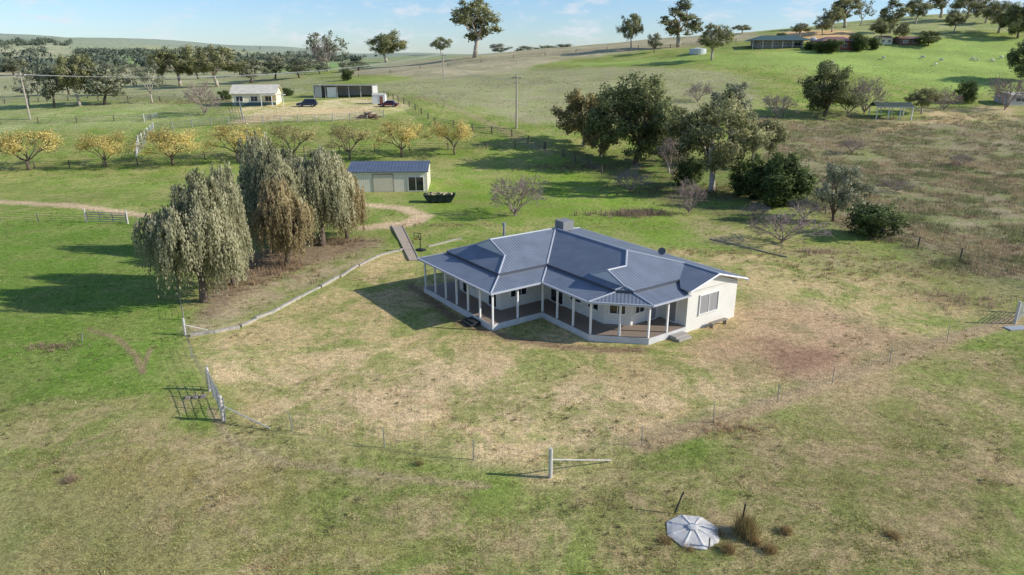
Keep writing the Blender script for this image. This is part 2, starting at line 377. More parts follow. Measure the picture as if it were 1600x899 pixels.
def branchy(seed,bark,levels=5,spread=.6,up=.25,r0=.02,n0=6,shrink=.72,l0=.3,trunkh=.1,rmin=.0015):
    r=random.Random(seed); mb=MB(); tips=[]
    def rec(p,d,l,rad,lv):
        q=p+d*l; m=(p+q)/2+Vector((r.gauss(0,1),r.gauss(0,1),r.gauss(0,1)))*l*.06
        mb.tube([p,m,q],[rad,rad*.8,max(rmin,rad*.62)],5 if lv<2 else 3,cap=False)
        if lv>=levels: tips.append(q); return
        for i in range(3 if lv<4 else 2):
            nd=(d+Vector((r.gauss(0,1),r.gauss(0,1),r.gauss(0,.6)+up))*spread).normalized()
            rec(q,nd,l*shrink*r.uniform(.8,1.2),max(rmin,rad*.62),lv+1)
        if lv>=2: tips.append(q)
    base=Vector((0,0,trunkh))
    mb.tube([(0,0,-.03),base],[r0*1.4,r0*1.1],6)
    for i in range(n0):
        a=2*math.pi*(i+r.uniform(-.3,.3))/n0; rec(base,Vector((math.cos(a)*.75,math.sin(a)*.75,r.uniform(.45,1.1))).normalized(),l0*r.uniform(.8,1.1),r0*.7,1)
    mz=max(v[2] for v in mb.v); k=1/mz; mb.v=[(a*k,b*k,c*k) for a,b,c in mb.v]; tips=[t*k for t in tips]
    return mb,tips
def yellow_variant(seed,col,bark,nleaf,leaf):
    mb,tips=branchy(seed,bark,levels=4,spread=.5,up=.12,r0=.03,n0=6,l0=.34,trunkh=.24)
    T=np.array([tuple(t) for t in tips if t.z>.40]); r=np.random.default_rng(seed)
    T[:,2]=np.minimum(T[:,2],.95)
    tone=r.uniform(.15,.9,len(T)); idx=r.integers(0,len(T),nleaf)
    P=T[idx]+r.normal(size=(nleaf,3))*np.array([.07,.07,.05]); S=tone[idx]*.6+.2+r.normal(size=nleaf)*.15
    O=unit(unit(P-np.array([0,0,.4]))+r.normal(size=P.shape)*.4)
    return mb.mesh('trunk',bark,True),leaves_mesh('crown',P,leaf,col,S,1.3,outw=O)
BK=mat('pale_bark',(190,178,160),.9,var=.35,scale=8); BKD=mat('dark_bark',(118,104,90),.95,var=.35,scale=8); BKG=mat('grey_twigs',(158,140,132),.95,var=.25,scale=8)
LG=leafmat('gum_leaves',(68,72,48),(120,122,82),(168,164,120),gain=1.3,trans=.36); LGD=leafmat('dark_gum_leaves',(56,64,40),(102,110,70),(148,150,102),gain=1.3,trans=.36); LGF=leafmat('haze_tinted_gum_leaves',(94,100,84),(126,130,104),(158,158,130),gain=1.2)  # LGF: distance haze is mixed into the leaf colours as paler tones
LP=leafmat('pepper_leaves',(108,110,82),(158,156,120),(198,192,156),.36,gain=1.05); LPB=leafmat('russet_pepper_leaves',(120,108,76),(166,150,110),(194,178,136),.36,gain=1.0)
LY2=leafmat('yellow_leaves',(158,142,82),(210,190,112),(232,216,148),.35,gain=1.12); LYD=leafmat('dull_yellow_leaves',(138,130,84),(184,174,114),(210,200,146),.35,gain=1.05)
LS=leafmat('shrub_leaves',(46,58,34),(84,100,56),(124,136,82),gain=1.2); LGG=leafmat('greygreen_leaves',(104,110,88),(146,150,120),(184,182,150),gain=1.05)
LBR=leafmat('rusty_gum_leaves',(92,84,54),(138,126,80),(166,154,106),gain=1.25)
VAR={}
for i in range(4): VAR['gum',i]=gum_variant(20+i,LG,BK,12500,.021,nclump=34+4*i,crx=.40+.03*i,cr=.12,fluff=.24)
for i in range(2): VAR['dark',i]=gum_variant(40+i,LGD,BKD,21000,.020,nclump=54,crx=.44,crz=.40,cz=.58,fork=.22,cr=.125,lowfill=-.2,fluff=.24)
VAR['rust',0]=gum_variant(33,LBR,BK,14000,.023,nclump=40,crx=.42,crz=.40,cz=.56,fork=.2,cr=.125,lowfill=-.2,fluff=.24)
VAR['pale',0]=gum_variant(44,LG,BK,18000,.019,nclump=48,crx=.48,crz=.37,cz=.63,fork=.24,cr=.11,trunk=.038,lowfill=0,fluff=.24)
for i in range(2): VAR['tall',i]=gum_variant(50+i,LG,BK,5500,.024,nclump=24,crx=.29,crz=.38,cz=.62,cr=.09,fork=.35,fluff=.28)
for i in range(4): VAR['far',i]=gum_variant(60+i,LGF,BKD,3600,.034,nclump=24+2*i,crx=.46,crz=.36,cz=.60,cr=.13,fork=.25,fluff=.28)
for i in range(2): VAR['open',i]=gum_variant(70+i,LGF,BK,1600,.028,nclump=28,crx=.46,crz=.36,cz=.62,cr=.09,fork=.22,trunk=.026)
for i in range(3): VAR['pepper',i]=weep_variant(80+i,LP,BKD,1000,.0118)
VAR['pepperb',0]=weep_variant(90,LPB,BKD,800,.0135)
for i in range(3): VAR['yellow',i]=yellow_variant(100+i,LY2,BKD,4800,.026)
VAR['dull',0]=yellow_variant(110,LYD,BKD,3800,.026)
for i in range(3):
    mb,_=branchy(120+i,BKG,levels=6,spread=.5,up=.12,r0=.024,n0=9,l0=.3,trunkh=.05,rmin=.0042); VAR['bare',i]=(mb.mesh('trunk',BKG),None)
for i in range(2): VAR['shrub',i]=gum_variant(130+i,LS,BKD,10000,.028,nclump=46,crx=.42,crz=.42,cz=.48,cr=.14,fork=.08,lowfill=-.4,flat=1,fluff=.26)
VAR['cone',0]=gum_variant(140,LS,BKD,12000,.026,nclump=50,crx=.30,crz=.46,cz=.48,cr=.12,fork=.08,lowfill=-.4,flat=1,fluff=.26)
for i in range(2): VAR['grey',i]=gum_variant(150+i,LGG,BKD,9000,.023,nclump=36,crx=.42,crz=.38,cz=.56,cr=.12,fork=.12,lowfill=-.3,fluff=.26)
NAT={}
for k,(t,c) in VAR.items():
    me=c or t; co=np.empty(len(me.vertices)*3,np.float32); me.vertices.foreach_get('co',co); co=co.reshape(-1,3)
    NAT[k]=(float(np.percentile(co[:,0],99)-np.percentile(co[:,0],1)),float(np.percentile(co[:,2],99.5)))
def tree(kind,var,u,v,hpx,wpx,label,name='tree',group=None,cat='tree',at=None,rz=None):
    p=at if at is not None else gp(u,v); k=mpp(p); w0,h0=NAT[kind,var]
    e=empty(name,p,random.uniform(0,6.28) if rz is None else rz,label,cat,group,scale=(wpx*k/w0,wpx*k/w0,hpx*k/h0))
    t,c=VAR[kind,var]
    o=bpy.data.objects.new('trunk' if c else 'branches',t); link(o,e)
    if c: link(bpy.data.objects.new('crown',c),e)
    return e
G='pepper trees beside the driveway'
tree('pepper',0,318,472,190,122,'large weeping pepper tree with pale sage foliage on grass','pepper_tree',G,rz=.6)
tree('pepper',1,366,446,176,68,'tall weeping pepper tree, pale sage foliage behind others','pepper_tree',G)
tree('pepper',2,430,396,172,112,'weeping pepper tree with grey-green hanging foliage','pepper_tree',G)
tree('pepperb',0,450,414,130,80,'smaller weeping pepper tree with russet-brown foliage','pepper_tree',G)
tree('pepper',1,503,384,142,100,'weeping pepper tree with dense sage-green foliage','pepper_tree',G)
tree('pepperb',0,543,374,112,58,'small pepper tree with olive foliage near the shed','pepper_tree',G)
tree('pepper',0,460,356,112,104,'rear weeping pepper tree of the cluster','pepper_tree',G)
G='row of yellow-leaved trees along the back paddock'
for i,(u,v,h,w,kk) in enumerate([(45,266,60,96,'yellow'),(166,262,54,70,'yellow'),(270,258,55,98,'yellow'),(372,252,54,80,'yellow'),(460,250,54,80,'dull'),(547,250,54,72,'dull'),(628,246,54,72,'yellow'),(710,242,52,66,'yellow')]):
    L={'yellow':'small spreading tree with golden yellow autumn leaves','dull':'small spreading tree with sparse dull yellow leaves'}[kk]
    tree(kk,i%3 if kk=='yellow' else 0,u,v,h,w,L,'autumn_tree',G)
G='gum trees behind the house'
tree('rust',0,912,228,82,74,'olive gum tree with rusty tinged foliage','gum_tree',G)
tree('dark',0,992,258,132,116,'big dark green gum tree with dense crown','gum_tree',G)
tree('pale',0,1112,300,148,124,'large gum tree with pale forked trunk and open crown','gum_tree',G)
tree('gum',1,1060,258,86,72,'olive gum tree behind the pale-trunked gum','gum_tree',G)
tree('gum',0,1175,262,82,64,'olive gum tree beside the scrub paddock','gum_tree',G)
tree('grey',0,1141,200,66,60,'blue-grey gum tree on the field edge','gum_tree',G)
tree('dark',1,1288,182,80,78,'rounded dark gum tree beside the scrub','gum_tree',G)
tree('rust',0,938,245,56,50,'small olive gum tree under taller gums','gum_tree',G)
tree('gum',3,1045,270,58,52,'small olive gum tree under taller gums','gum_tree',G)
tree('cone',0,1222,322,82,70,'dense dark green conical shrub','evergreen_shrub',None,'shrub')
tree('cone',0,1193,312,66,48,'narrow dark green conical shrub','evergreen_shrub',None,'shrub')
tree('shrub',0,1160,305,54,50,'dense dark green shrub under gum trees','evergreen_shrub',None,'shrub')
tree('shrub',1,1078,290,42,44,'rounded dark green shrub under gum trees','evergreen_shrub',None,'shrub')
tree('grey',1,1302,346,88,76,'grey-green shrubby tree with airy crown','olive_tree',None,'tree')
tree('shrub',1,1365,370,50,80,'broad low dark green shrub','evergreen_shrub',None,'shrub')
tree('gum',3,1440,178,38,46,'yellow-green shrub beside the open shelter','evergreen_shrub',None,'shrub')
tree('shrub',1,1508,160,32,30,'rounded dark shrub at the paddock edge','evergreen_shrub',None,'shrub')
for (kk,i,u,v,h,w,lab) in [('bare',1,1350,178,56,56,'leafless grey tree near the open shelter'),('bare',2,1325,180,48,50,'leafless brownish tree near the open shelter'),('bare',0,805,338,62,88,'leafless grey shrub with fine upright twigs'),
  ('bare',1,1076,334,52,52,'small leafless pinkish grey tree'),('bare',2,1222,380,56,92,'spreading leafless brown shrub'),('bare',0,1215,185,36,50,'leafless grey shrub beside the hillside field'),
  ('bare',1,1050,278,66,46,'leafless tree under the gums'),('bare',2,1475,172,34,44,'leafless shrub beside scrub'),('bare',0,1570,172,50,56,'leafless pinkish shrub beside scrub'),
  ('bare',1,320,180,50,46,'leafless tree beside the small farmhouse'),('bare',2,985,300,40,50,'leafless tree on the grass under gum trees'),('bare',0,1255,345,36,50,'low leafless bush beside green shrubs'),
  ('bare',1,1090,160,30,40,'leafless grey tree on the field edge'),('bare',0,1180,345,26,40,'low leafless bush on grass'),('bare',2,1400,300,22,40,'low leafless bush in the scrub paddock'),('bare',1,1500,260,20,34,'low leafless bush in the scrub paddock'),('bare',0,1330,240,22,34,'low leafless bush in the scrub paddock')]:
    tree(kk,i,u,v,h,w,lab,'bare_tree' if 'tree' in lab.split() else 'bare_shrub',None,'tree' if 'tree' in lab.split() else 'shrub')
tree('dark',0,1604,128,66,56,'dark gum tree at the paddock edge','gum_tree')
G='gum trees along the hill ridge'
for (k,i,u,v,h,w) in [('tall',0,742,90,86,66),('open',0,512,112,58,60),('bare',1,505,112,50,50),('gum',0,604,98,46,54),('gum',3,690,86,26,32),('tall',1,1060,74,68,56),('gum',1,986,78,52,38),('gum',2,1112,94,52,50),('gum',2,958,56,22,18),('far',0,1022,82,28,28),
  ('far',1,880,66,16,28),('far',2,820,72,14,30),('far',3,780,76,16,30),('gum',3,925,64,16,30),('far',0,852,70,14,34),
  ('tall',0,1320,44,48,42),('gum',1,1300,50,36,38),('tall',1,1390,52,50,36),('gum',0,1430,38,40,34),('tall',0,1470,28,44,36),('gum',2,1510,30,40,52),('gum',3,1560,52,46,60),('dark',1,1590,60,50,48),('gum',1,1490,52,34,36),('open',1,1345,40,36,34),
  ('dark',1,1450,72,22,32),('shrub',0,1340,80,26,28),('shrub',1,1300,83,20,26),('shrub',0,1282,82,16,22),('shrub',1,1364,78,18,24),('gum',2,1160,52,12,28),('gum',1,1285,54,22,30),('shrub',0,1220,62,10,16),('gum',0,1540,36,30,34),('gum',3,1200,46,10,24),('gum',1,1405,66,28,30),('gum',2,1250,58,20,26),('shrub',1,1265,78,12,16),('gum',0,1375,62,30,30)]:
    tree(k,i,u,v,h,w,'gum tree on the grassy hill ridge' if k not in('shrub','bare') else ('rounded garden shrub beside hill houses' if k=='shrub' else 'leafless tree on the skyline'),'gum_tree' if k not in('shrub','bare') else ('garden_shrub' if k=='shrub' else 'bare_tree'),G if k not in('shrub','bare') else None,'tree' if k!='shrub' else 'shrub')
G='gum trees on the plain behind the farmhouse'
for (k,i,u,v,h,w) in [('far',0,85,168,62,54),('gum',1,125,166,76,64),('far',1,163,164,62,60),('open',0,60,150,46,44),('open',0,238,162,62,46),('far',3,22,118,26,44),('gum',0,282,134,58,60),('gum',2,340,136,60,72),
   ('far',1,392,130,38,46),('far',2,430,124,36,44),('far',3,468,122,30,44),('open',0,205,134,34,40),('far',2,140,116,18,34),('far',0,540,120,22,24),('far',1,560,110,14,30),('shrub',1,543,126,16,18),('shrub',0,450,150,12,16),('open',1,45,165,44,34),
   ('shrub',1,352,156,14,18),('far',2,310,124,34,44),('far',3,182,150,40,46),('far',0,108,148,44,50),('far',1,255,122,30,44),('far',3,375,118,22,40),('far',2,500,116,16,34)]:
    tree(k,i,u,v,h,w,'hazy grey-green gum tree on the plain' if k!='shrub' else 'dark rounded shrub beside farm buildings','gum_tree' if k!='shrub' else 'garden_shrub',G if k!='shrub' else None,'tree' if k!='shrub' else 'shrub')
def woodland():
    P=[];S=[];O=[]
    r=np.random.default_rng(5); spots=[]
    for _ in range(46):
        cu,cv=r.uniform(-150,620),r.uniform(70,114)
        for _ in range(r.integers(2,8)): spots.append((cu+r.normal()*16,cv+r.normal()*1.2))
    for _ in range(110): spots.append((r.uniform(120,300),r.uniform(82,87)))
    for _ in range(70): spots.append((r.uniform(-20,110),r.uniform(64,72)))
    for _ in range(70): spots.append((r.uniform(360,560),r.uniform(92,97)))
    for _ in range(60): spots.append((r.uniform(0,420),r.uniform(104,108)))
    for u,v in spots:
        p=gp(u,v)
        if p.y<480 or p.y>4900: continue
        hh=r.uniform(6,13); n=70; d=r.normal(size=(n,3))*np.array([hh*.40,hh*.40,hh*.22])
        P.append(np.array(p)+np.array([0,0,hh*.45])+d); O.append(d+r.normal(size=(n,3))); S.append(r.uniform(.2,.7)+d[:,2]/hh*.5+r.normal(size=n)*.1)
    P=np.vstack(P); S=np.hstack(S)
    lm=leafmat('haze_tinted_distant_leaves',(86,96,86),(102,112,94),(128,132,110),.2)  # greyed leaf colours carry painted aerial haze
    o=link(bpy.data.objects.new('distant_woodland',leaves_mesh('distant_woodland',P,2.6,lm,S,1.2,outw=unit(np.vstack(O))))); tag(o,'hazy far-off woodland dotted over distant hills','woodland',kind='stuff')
woodland()
# ---------------------------------------------------------------- grass / scrub tufts
def tufts(name,x,y,hgt,spread,blades,tint,label,cat,bw=.12):
    n=len(x); z=terr(x,y); hgt=np.broadcast_to(hgt,(n,)); spread=np.broadcast_to(spread,(n,))
    x=np.repeat(x,blades);y=np.repeat(y,blades);z=np.repeat(z,blades);h=np.repeat(hgt,blades)*rng.uniform(.5,1.1,n*blades);s=np.repeat(spread,blades)
    a=rng.uniform(0,2*np.pi,n*blades); rr=s*np.sqrt(rng.uniform(0,1,n*blades))*.5
    bx=x+np.cos(a)*rr; by=y+np.sin(a)*rr; lean=rng.uniform(.1,.9,n*blades)*s*.6
    tx=bx+np.cos(a)*lean; ty=by+np.sin(a)*lean; w=h*bw+.006; b=rng.uniform(0,2*np.pi,n*blades)
    V=np.stack([np.stack([bx-np.cos(b)*w,by-np.sin(b)*w,z-.03],1),np.stack([bx+np.cos(b)*w,by+np.sin(b)*w,z-.03],1),np.stack([tx,ty,z+h],1)],1).reshape(-1,3)
    T=np.repeat(tint,blades,0)*rng.uniform(.65,1.3,(n*blades,1)); T=np.repeat(T,3,0); T=np.hstack([np.clip(T,0,1),np.ones((len(T),1))])
    me=fast_mesh(name,V,np.arange(len(V)).reshape(-1,3),3,tintmat('blades'),{'tint':('FLOAT_COLOR',T)})
    o=link(bpy.data.objects.new(name,me)); tag(o,label,cat,kind='stuff')
def scatter_view(n,y0,y1,tmax=.85,pw=1.0):
    yy=y0*(y1/y0)**rng.uniform(0,1,n)**pw; return rng.uniform(-tmax,tmax,n)*yy,yy
HA=Vector((-7.47,55.13)); e1=(math.cos(R(-55)),math.sin(R(-55))); e2=(-e1[1],e1[0])
def inhouse(x,y,pad=.3):
    s=(x-HA[0])*e1[0]+(y-HA[1])*e1[1]; r=(x-HA[0])*e2[0]+(y-HA[1])*e2[1]
    return (s>-pad)&(s<19+pad)&(r>-pad)&(r<17+pad)&~((s>10.6+pad)&(r<4.5-pad))&~((s-r>11.5+pad))
x,y=scatter_view(85000,20,80); k=~inhouse(x,y); x,y=x[k],y[k]
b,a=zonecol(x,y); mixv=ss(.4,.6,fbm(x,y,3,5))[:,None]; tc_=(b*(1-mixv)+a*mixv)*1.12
rr_=rng.random(len(x))[:,None]; tc_=np.where(rr_<.12,alb((196,178,138)),np.where(rr_>.90,tc_*.6,tc_))
tufts('grass_tufts',x,y,rng.uniform(.03,.10,len(x)),.22,4,tc_,'short mixed green and straw-coloured pasture grass','grass',.14)
x,y=scatter_view(4600,21,80); k=(~inhouse(x,y,1))&(fbm(x,y,7,31)>.48); x,y=x[k],y[k]
tufts('weed_clumps',x,y,rng.uniform(.05,.15,len(x)),rng.uniform(.12,.40,len(x)),14,np.tile(alb((106,104,76)),(len(x),1)),'low grey-green weed clumps in pasture','weeds')
SP_=ZP[13][0]
x=rng.uniform(15,190,120000); y=rng.uniform(60,200,120000); sd=sdist(SP_,x,y)+(fbm(x,y,8,2)-.5)*10
k=(sd>-1.5)&(fbm(x,y,5,17)>.40); x,y=x[k],y[k]; k=rng.random(len(x))<np.clip(110/y,0,1)**1.5*.95; x,y=x[k],y[k]
pick=fbm(x,y,4,77)+rng.normal(size=len(x))*.10; c=np.where((pick>.57)[:,None],alb((158,144,118)),np.where((pick>.44)[:,None],alb((124,110,94)),alb((106,112,78))))
M_=32000
tufts('scrub',x[:M_],y[:M_],(rng.uniform(.15,.6,len(x))*(.7+.6*fbm(x,y,3,8)))[:M_],rng.uniform(.5,1.2,len(x))[:M_],11,c[:M_],'dense dead thistle and dry grass scrub','scrub',.06)
x=rng.uniform(-120,160,34000); y=rng.uniform(78,230,34000); k=(fbm(x,y,14,51)>.47)&(np.abs(x/y)<.8); x,y=x[k],y[k]
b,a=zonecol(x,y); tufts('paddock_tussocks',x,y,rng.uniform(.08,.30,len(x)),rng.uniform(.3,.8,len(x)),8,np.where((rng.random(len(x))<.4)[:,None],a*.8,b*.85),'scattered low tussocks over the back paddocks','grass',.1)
def patch(name,u,v,wm,dm,n,h,col,label,cat='grass',bl=10,bw=.07):
    p=gp(u,v); x=p.x+rng.normal(size=n)*wm*.4; y=p.y+rng.normal(size=n)*dm*.4
    tufts(name,x,y,rng.uniform(h*.5,h,n),h*.9,bl,np.tile(alb(col),(n,1)),label,cat,bw)
patch('dry_weeds',420,420,7,5,260,.6,(140,122,102),'brown dead weeds under the pepper trees')
patch('dry_weeds',500,378,7,2,160,.6,(130,114,94),'brown dead weeds under the pepper trees')
patch('dry_weeds',372,445,4,3,120,.5,(140,124,100),'brown dead weeds under the pepper trees')
patch('brush_pile',992,336,6,2,110,1.0,(136,122,106),'heap of brown cut branches on grass','brush')
patch('dry_weeds',1150,672,3,1.2,60,.3,(156,134,110),'dry grass clump on the fence line')
patch('dry_weeds',1500,470,5,3,160,.4,(150,136,114),'dead brown weeds beside the yard fence')
patch('dry_weeds',80,543,2.5,.8,60,.3,(140,126,106),'dead weeds beside a lone stake')
patch('dry_weeds',900,262,12,4,260,.5,(126,112,92),'dead brown weeds under gum trees')
patch('dry_weeds',1120,300,14,6,420,.6,(118,110,80),'rough undergrowth beneath gum trees')
patch('dry_weeds',1580,395,16,6,220,.5,(144,130,108),'dead thistles in rough paddock')
patch('dry_weeds',300,160,20,6,200,.7,(134,126,102),'rough dry grass on the plain')
patch('dry_weeds',1130,395,16,2.5,200,.35,(140,130,94),'rough grass along the bank behind the house')
patch('dry_weeds',1420,420,22,6,460,.4,(136,124,94),'rough grass below the scrub paddock')
patch('dry_weeds',700,352,8,1.5,120,.35,(150,140,108),'rough straw grass above the path')
patch('dry_weeds',1280,395,3,1,50,.6,(150,136,116),'tangle of dead branches on the grass')
# ---------------------------------------------------------------- materials for buildings
def roofmat(name,col,period=.26,lo=.78,hi=1.12,spec=.35,rough=.42):
    m,nt,b=newmat(name); L=nt.links.new; c=lin(col)
    uv=N(nt,'ShaderNodeUVMap'); sx=N(nt,'ShaderNodeSeparateXYZ'); L(uv.outputs[0],sx.inputs[0])
    mu=N(nt,'ShaderNodeMath',operation='MULTIPLY'); L(sx.outputs[0],mu.inputs[0]); mu.inputs[1].default_value=2*math.pi/period
    si=N(nt,'ShaderNodeMath',operation='SINE'); L(mu.outputs[0],si.inputs[0])
    mr=N(nt,'ShaderNodeMapRange'); L(si.outputs[0],mr.inputs[0]); mr.inputs[1].default_value=-1; mr.inputs[2].default_value=.4; mr.inputs[3].default_value=lo; mr.inputs[4].default_value=hi
    tc=N(nt,'ShaderNodeTexCoord'); no=N(nt,'ShaderNodeTexNoise'); no.inputs['Scale'].default_value=.9; no.inputs['Detail'].default_value=8; L(tc.outputs['Object'],no.inputs[0])
    mr2=N(nt,'ShaderNodeMapRange'); L(no.outputs['Fac'],mr2.inputs[0]); mr2.inputs[1].default_value=.3; mr2.inputs[2].default_value=.7; mr2.inputs[3].default_value=.88; mr2.inputs[4].default_value=1.12
    m2=N(nt,'ShaderNodeMath',operation='MULTIPLY'); L(mr.outputs[0],m2.inputs[0]); L(mr2.outputs[0],m2.inputs[1])
    mx=N(nt,'ShaderNodeMixRGB',blend_type='MULTIPLY'); mx.inputs[0].default_value=1; mx.inputs[1].default_value=(*c,1); L(m2.outputs[0],mx.inputs[2]); L(mx.outputs[0],b.inputs['Base Color'])
    bp=N(nt,'ShaderNodeBump'); bp.inputs['Strength'].default_value=.25; bp.inputs['Distance'].default_value=.025; L(si.outputs[0],bp.inputs['Height']); L(bp.outputs[0],b.inputs['Normal'])
    b.inputs['Roughness'].default_value=rough; b.inputs['Metallic'].default_value=.0; b.inputs['Specular IOR Level'].default_value=spec
    return m
def boardmat(name,col,period=.18,vertical=False,depth=.75):
    m,nt,b=newmat(name); L=nt.links.new; c=lin(col)
    tc=N(nt,'ShaderNodeTexCoord'); sx=N(nt,'ShaderNodeSeparateXYZ'); L(tc.outputs['Object'],sx.inputs[0])
    src=sx.outputs[2]
    if vertical:
        ad=N(nt,'ShaderNodeMath',operation='ADD'); L(sx.outputs[0],ad.inputs[0]); L(sx.outputs[1],ad.inputs[1]); src=ad.outputs[0]
    mo=N(nt,'ShaderNodeMath',operation='PINGPONG' if vertical else 'FRACT')
    dv=N(nt,'ShaderNodeMath',operation='DIVIDE'); L(src,dv.inputs[0]); dv.inputs[1].default_value=period; L(dv.outputs[0],mo.inputs[0])
    if vertical: mo.inputs[1].default_value=.5
    mr=N(nt,'ShaderNodeMapRange'); L(mo.outputs[0],mr.inputs[0]); mr.inputs[1].default_value=0; mr.inputs[2].default_value=.25; mr.inputs[3].default_value=depth; mr.inputs[4].default_value=1
    no=N(nt,'ShaderNodeTexNoise'); no.inputs['Scale'].default_value=1.2; no.inputs['Detail'].default_value=6; L(tc.outputs['Object'],no.inputs[0])
    mr2=N(nt,'ShaderNodeMapRange'); L(no.outputs['Fac'],mr2.inputs[0]); mr2.inputs[3].default_value=.85; mr2.inputs[4].default_value=1.05
    m2=N(nt,'ShaderNodeMath',operation='MULTIPLY'); L(mr.outputs[0],m2.inputs[0]); L(mr2.outputs[0],m2.inputs[1])
    mx=N(nt,'ShaderNodeMixRGB',blend_type='MULTIPLY'); mx.inputs[0].default_value=1; mx.inputs[1].default_value=(*c,1); L(m2.outputs[0],mx.inputs[2]); L(mx.outputs[0],b.inputs['Base Color'])
    b.inputs['Roughness'].default_value=.6; return m
ROOF=roofmat('slate_blue_grey_roof',(116,124,134)); WALL=boardmat('cream_weatherboard',(230,226,214)); SHEDW=boardmat('cream_corrugated',(230,222,198),.3,True,.8)
CAP=mat('ridge_capping',(178,182,188),.5,var=.06); GUT=mat('gutter_steel',(100,106,114),.5,var=.06); WHITE=mat('white_paint',(234,232,226),.55,var=.05)
GLASS=mat('window_glass',(30,36,44),.08,var=.1,spec=.8); BLIND=mat('pale_blind',(150,148,146),.7,var=.08); DECK=boardmat('deck_timber',(156,138,120),.14,True,.6)
DARK=mat('dark_steel',(52,54,56),.6); STEEL=mat('galvanised_steel',(158,160,160),.5,metal=.4,var=.15,scale=12); TIMB=mat('grey_timber',(150,140,126),.9,var=.3,scale=6)
WIRE=mat('weathered_wire',(120,116,104),.8,var=.15)
PTW=mat('weathered_white_timber',(206,200,190),.8,var=.25,scale=6); SLP=mat('weathered_sleeper',(180,172,158),.9,var=.4,scale=4); CONC=mat('concrete',(176,168,156),.9,var=.15,scale=5); PATH=mat('path_concrete',(184,168,146),.95,var=.2,scale=3)
def polys_obj(name,polys,m,parent,off=0):
    """planar polygons with uv running along the eave direction"""
    V=[];Fc=[];UV=[]
    for P in polys:
        P=[Vector(p) for p in P]; n=Vector((0,0,0))
        for i in range(len(P)): a=P[i];b=P[(i+1)%len(P)]; n+=a.cross(b)
        n.normalize()
        if n.z<0: P=P[::-1]; n=-n
        hdir=Vector((0,0,1)).cross(n); hdir=hdir.normalized() if hdir.length>1e-3 else Vector((1,0,0)); sl=n.cross(hdir)
        b=len(V); V+=[tuple(p+Vector((0,0,off))) for p in P]; Fc.append(tuple(range(b,b+len(P)))); UV+=[(p.dot(hdir),p.dot(sl)) for p in P]
    me=bpy.data.meshes.new(name); me.from_pydata(V,[],Fc); uv=me.uv_layers.new(name='UVMap')
    for i,l in enumerate(me.loops): uv.data[i].uv=UV[l.vertex_index]
    me.materials.append(m); me.update()
    return link(bpy.data.objects.new(name,me),parent)
def window(par,c,w,h,normal,glass=GLASS,div=2,name='window'):
    nx,ny=normal; rz=math.atan2(ny,nx)+math.pi/2
    e=MB(); e.box((0,0,0),(w,.04,h)); g=e.obj(name,glass,par); g.location=(c[0]+nx*.02,c[1]+ny*.02,c[2]); g.rotation_euler=(0,0,rz)
    f=MB(); t=.07
    f.box((0,-.03,h/2),(w+2*t,.09,t)).box((0,-.03,-h/2),(w+2*t+.06,.13,t)).box((-w/2-t/2,-.03,0),(t,.088,h)).box((w/2+t/2,-.03,0),(t,.088,h))
    for i in range(1,div): f.box((-w/2+w*i/div,-.025,0),(.05,.06,h-.02))
    fo=f.obj('frame',WHITE,g); return g
# ---------------------------------------------------------------- main house
house=empty('house',(HA[0],HA[1],0.02),R(-55),'single-storey cream weatherboard house with slate-grey steel roof and wraparound verandah','house')
FL=.45
deck=MB(); deck.prism([(0,0),(10.5,0),(10.5,4.6),(16,4.6),(18.9,7.5),(18.9,11.28),(16.38,11.28),(16.38,8.3),(14.98,6.82),(8.32,6.82),(8.32,2.22),(2.18,2.22),(2.18,16.7),(0,16.7)],FL-.12,FL); deck.obj('verandah_deck',DECK,house)
fas=MB()
edge=[(0,16.7),(0,0),(10.5,0),(10.5,4.6),(16,4.6),(18.9,7.5),(18.9,11.28)]
def along(mb,pts,z0,z1,th,out=.0):
    for a,b in zip(pts[:-1],pts[1:]):
        dx,dy=b[0]-a[0],b[1]-a[1]; L=math.hypot(dx,dy); nx,ny=dy/L,-dx/L
        mb.box(((a[0]+b[0])/2+nx*out,(a[1]+b[1])/2+ny*out,(z0+z1)/2),(L+th*.8,th,z1-z0),math.atan2(dy,dx))
along(fas,edge,-.1,FL-.005,.05,.028); fas.obj('deck_skirting',mat('skirting_paint',(206,204,200),.7,var=.15,scale=2),house)
w=MB(); wo=[(2.2,2.2),(8.3,2.2),(8.3,6.8),(15,6.8),(16.4,8.2),(16.4,11.3),(18.9,11.3),(18.9,16.8),(2.2,16.8)]
w.prism(wo,-.1,3.06); w.poly([(18.9,11.3,3.0),(18.9,16.8,3.0),(18.9,14,3.96)]); w.poly([(18.88,11.3,3.0),(18.88,14,3.96),(18.88,16.8,3.0)])
w.prism([(16.4,11.3),(18.9,11.3),(18.9,11.5),(16.4,11.5)],3.0,3.2); w.obj('wall',WALL,house)
e=3.4
vr=[[(-.3,-.3,3.0),(10.8,-.3,3.0),(8.7,1.8,e-.03),(.9,1.8,e-.03)],
    [(10.8,-.3,3.0),(10.8,4.3,3.0),(8.7,6.4,e-.03),(8.7,1.8,e-.03)],
    [(10.8,4.3,3.0),(16.12,4.3,3.0),(16.5,6.4,e-.03),(8.7,6.4,e-.03)],
    [(16.12,4.3,3.0),(19.2,7.38,3.0),(17.4,7.3,e-.03),(16.5,6.4,e-.03)],
    [(19.2,7.38,3.0),(19.2,11.1,3.0),(17.4,11.95,e-.03),(17.4,7.3,e-.03)],
    [(-.3,-.3,3.0),(.9,1.8,e-.03),(.9,15.95,e-.03),(-.3,17.4,3.0)]]
polys_obj('verandah_roof',vr,ROOF,house)
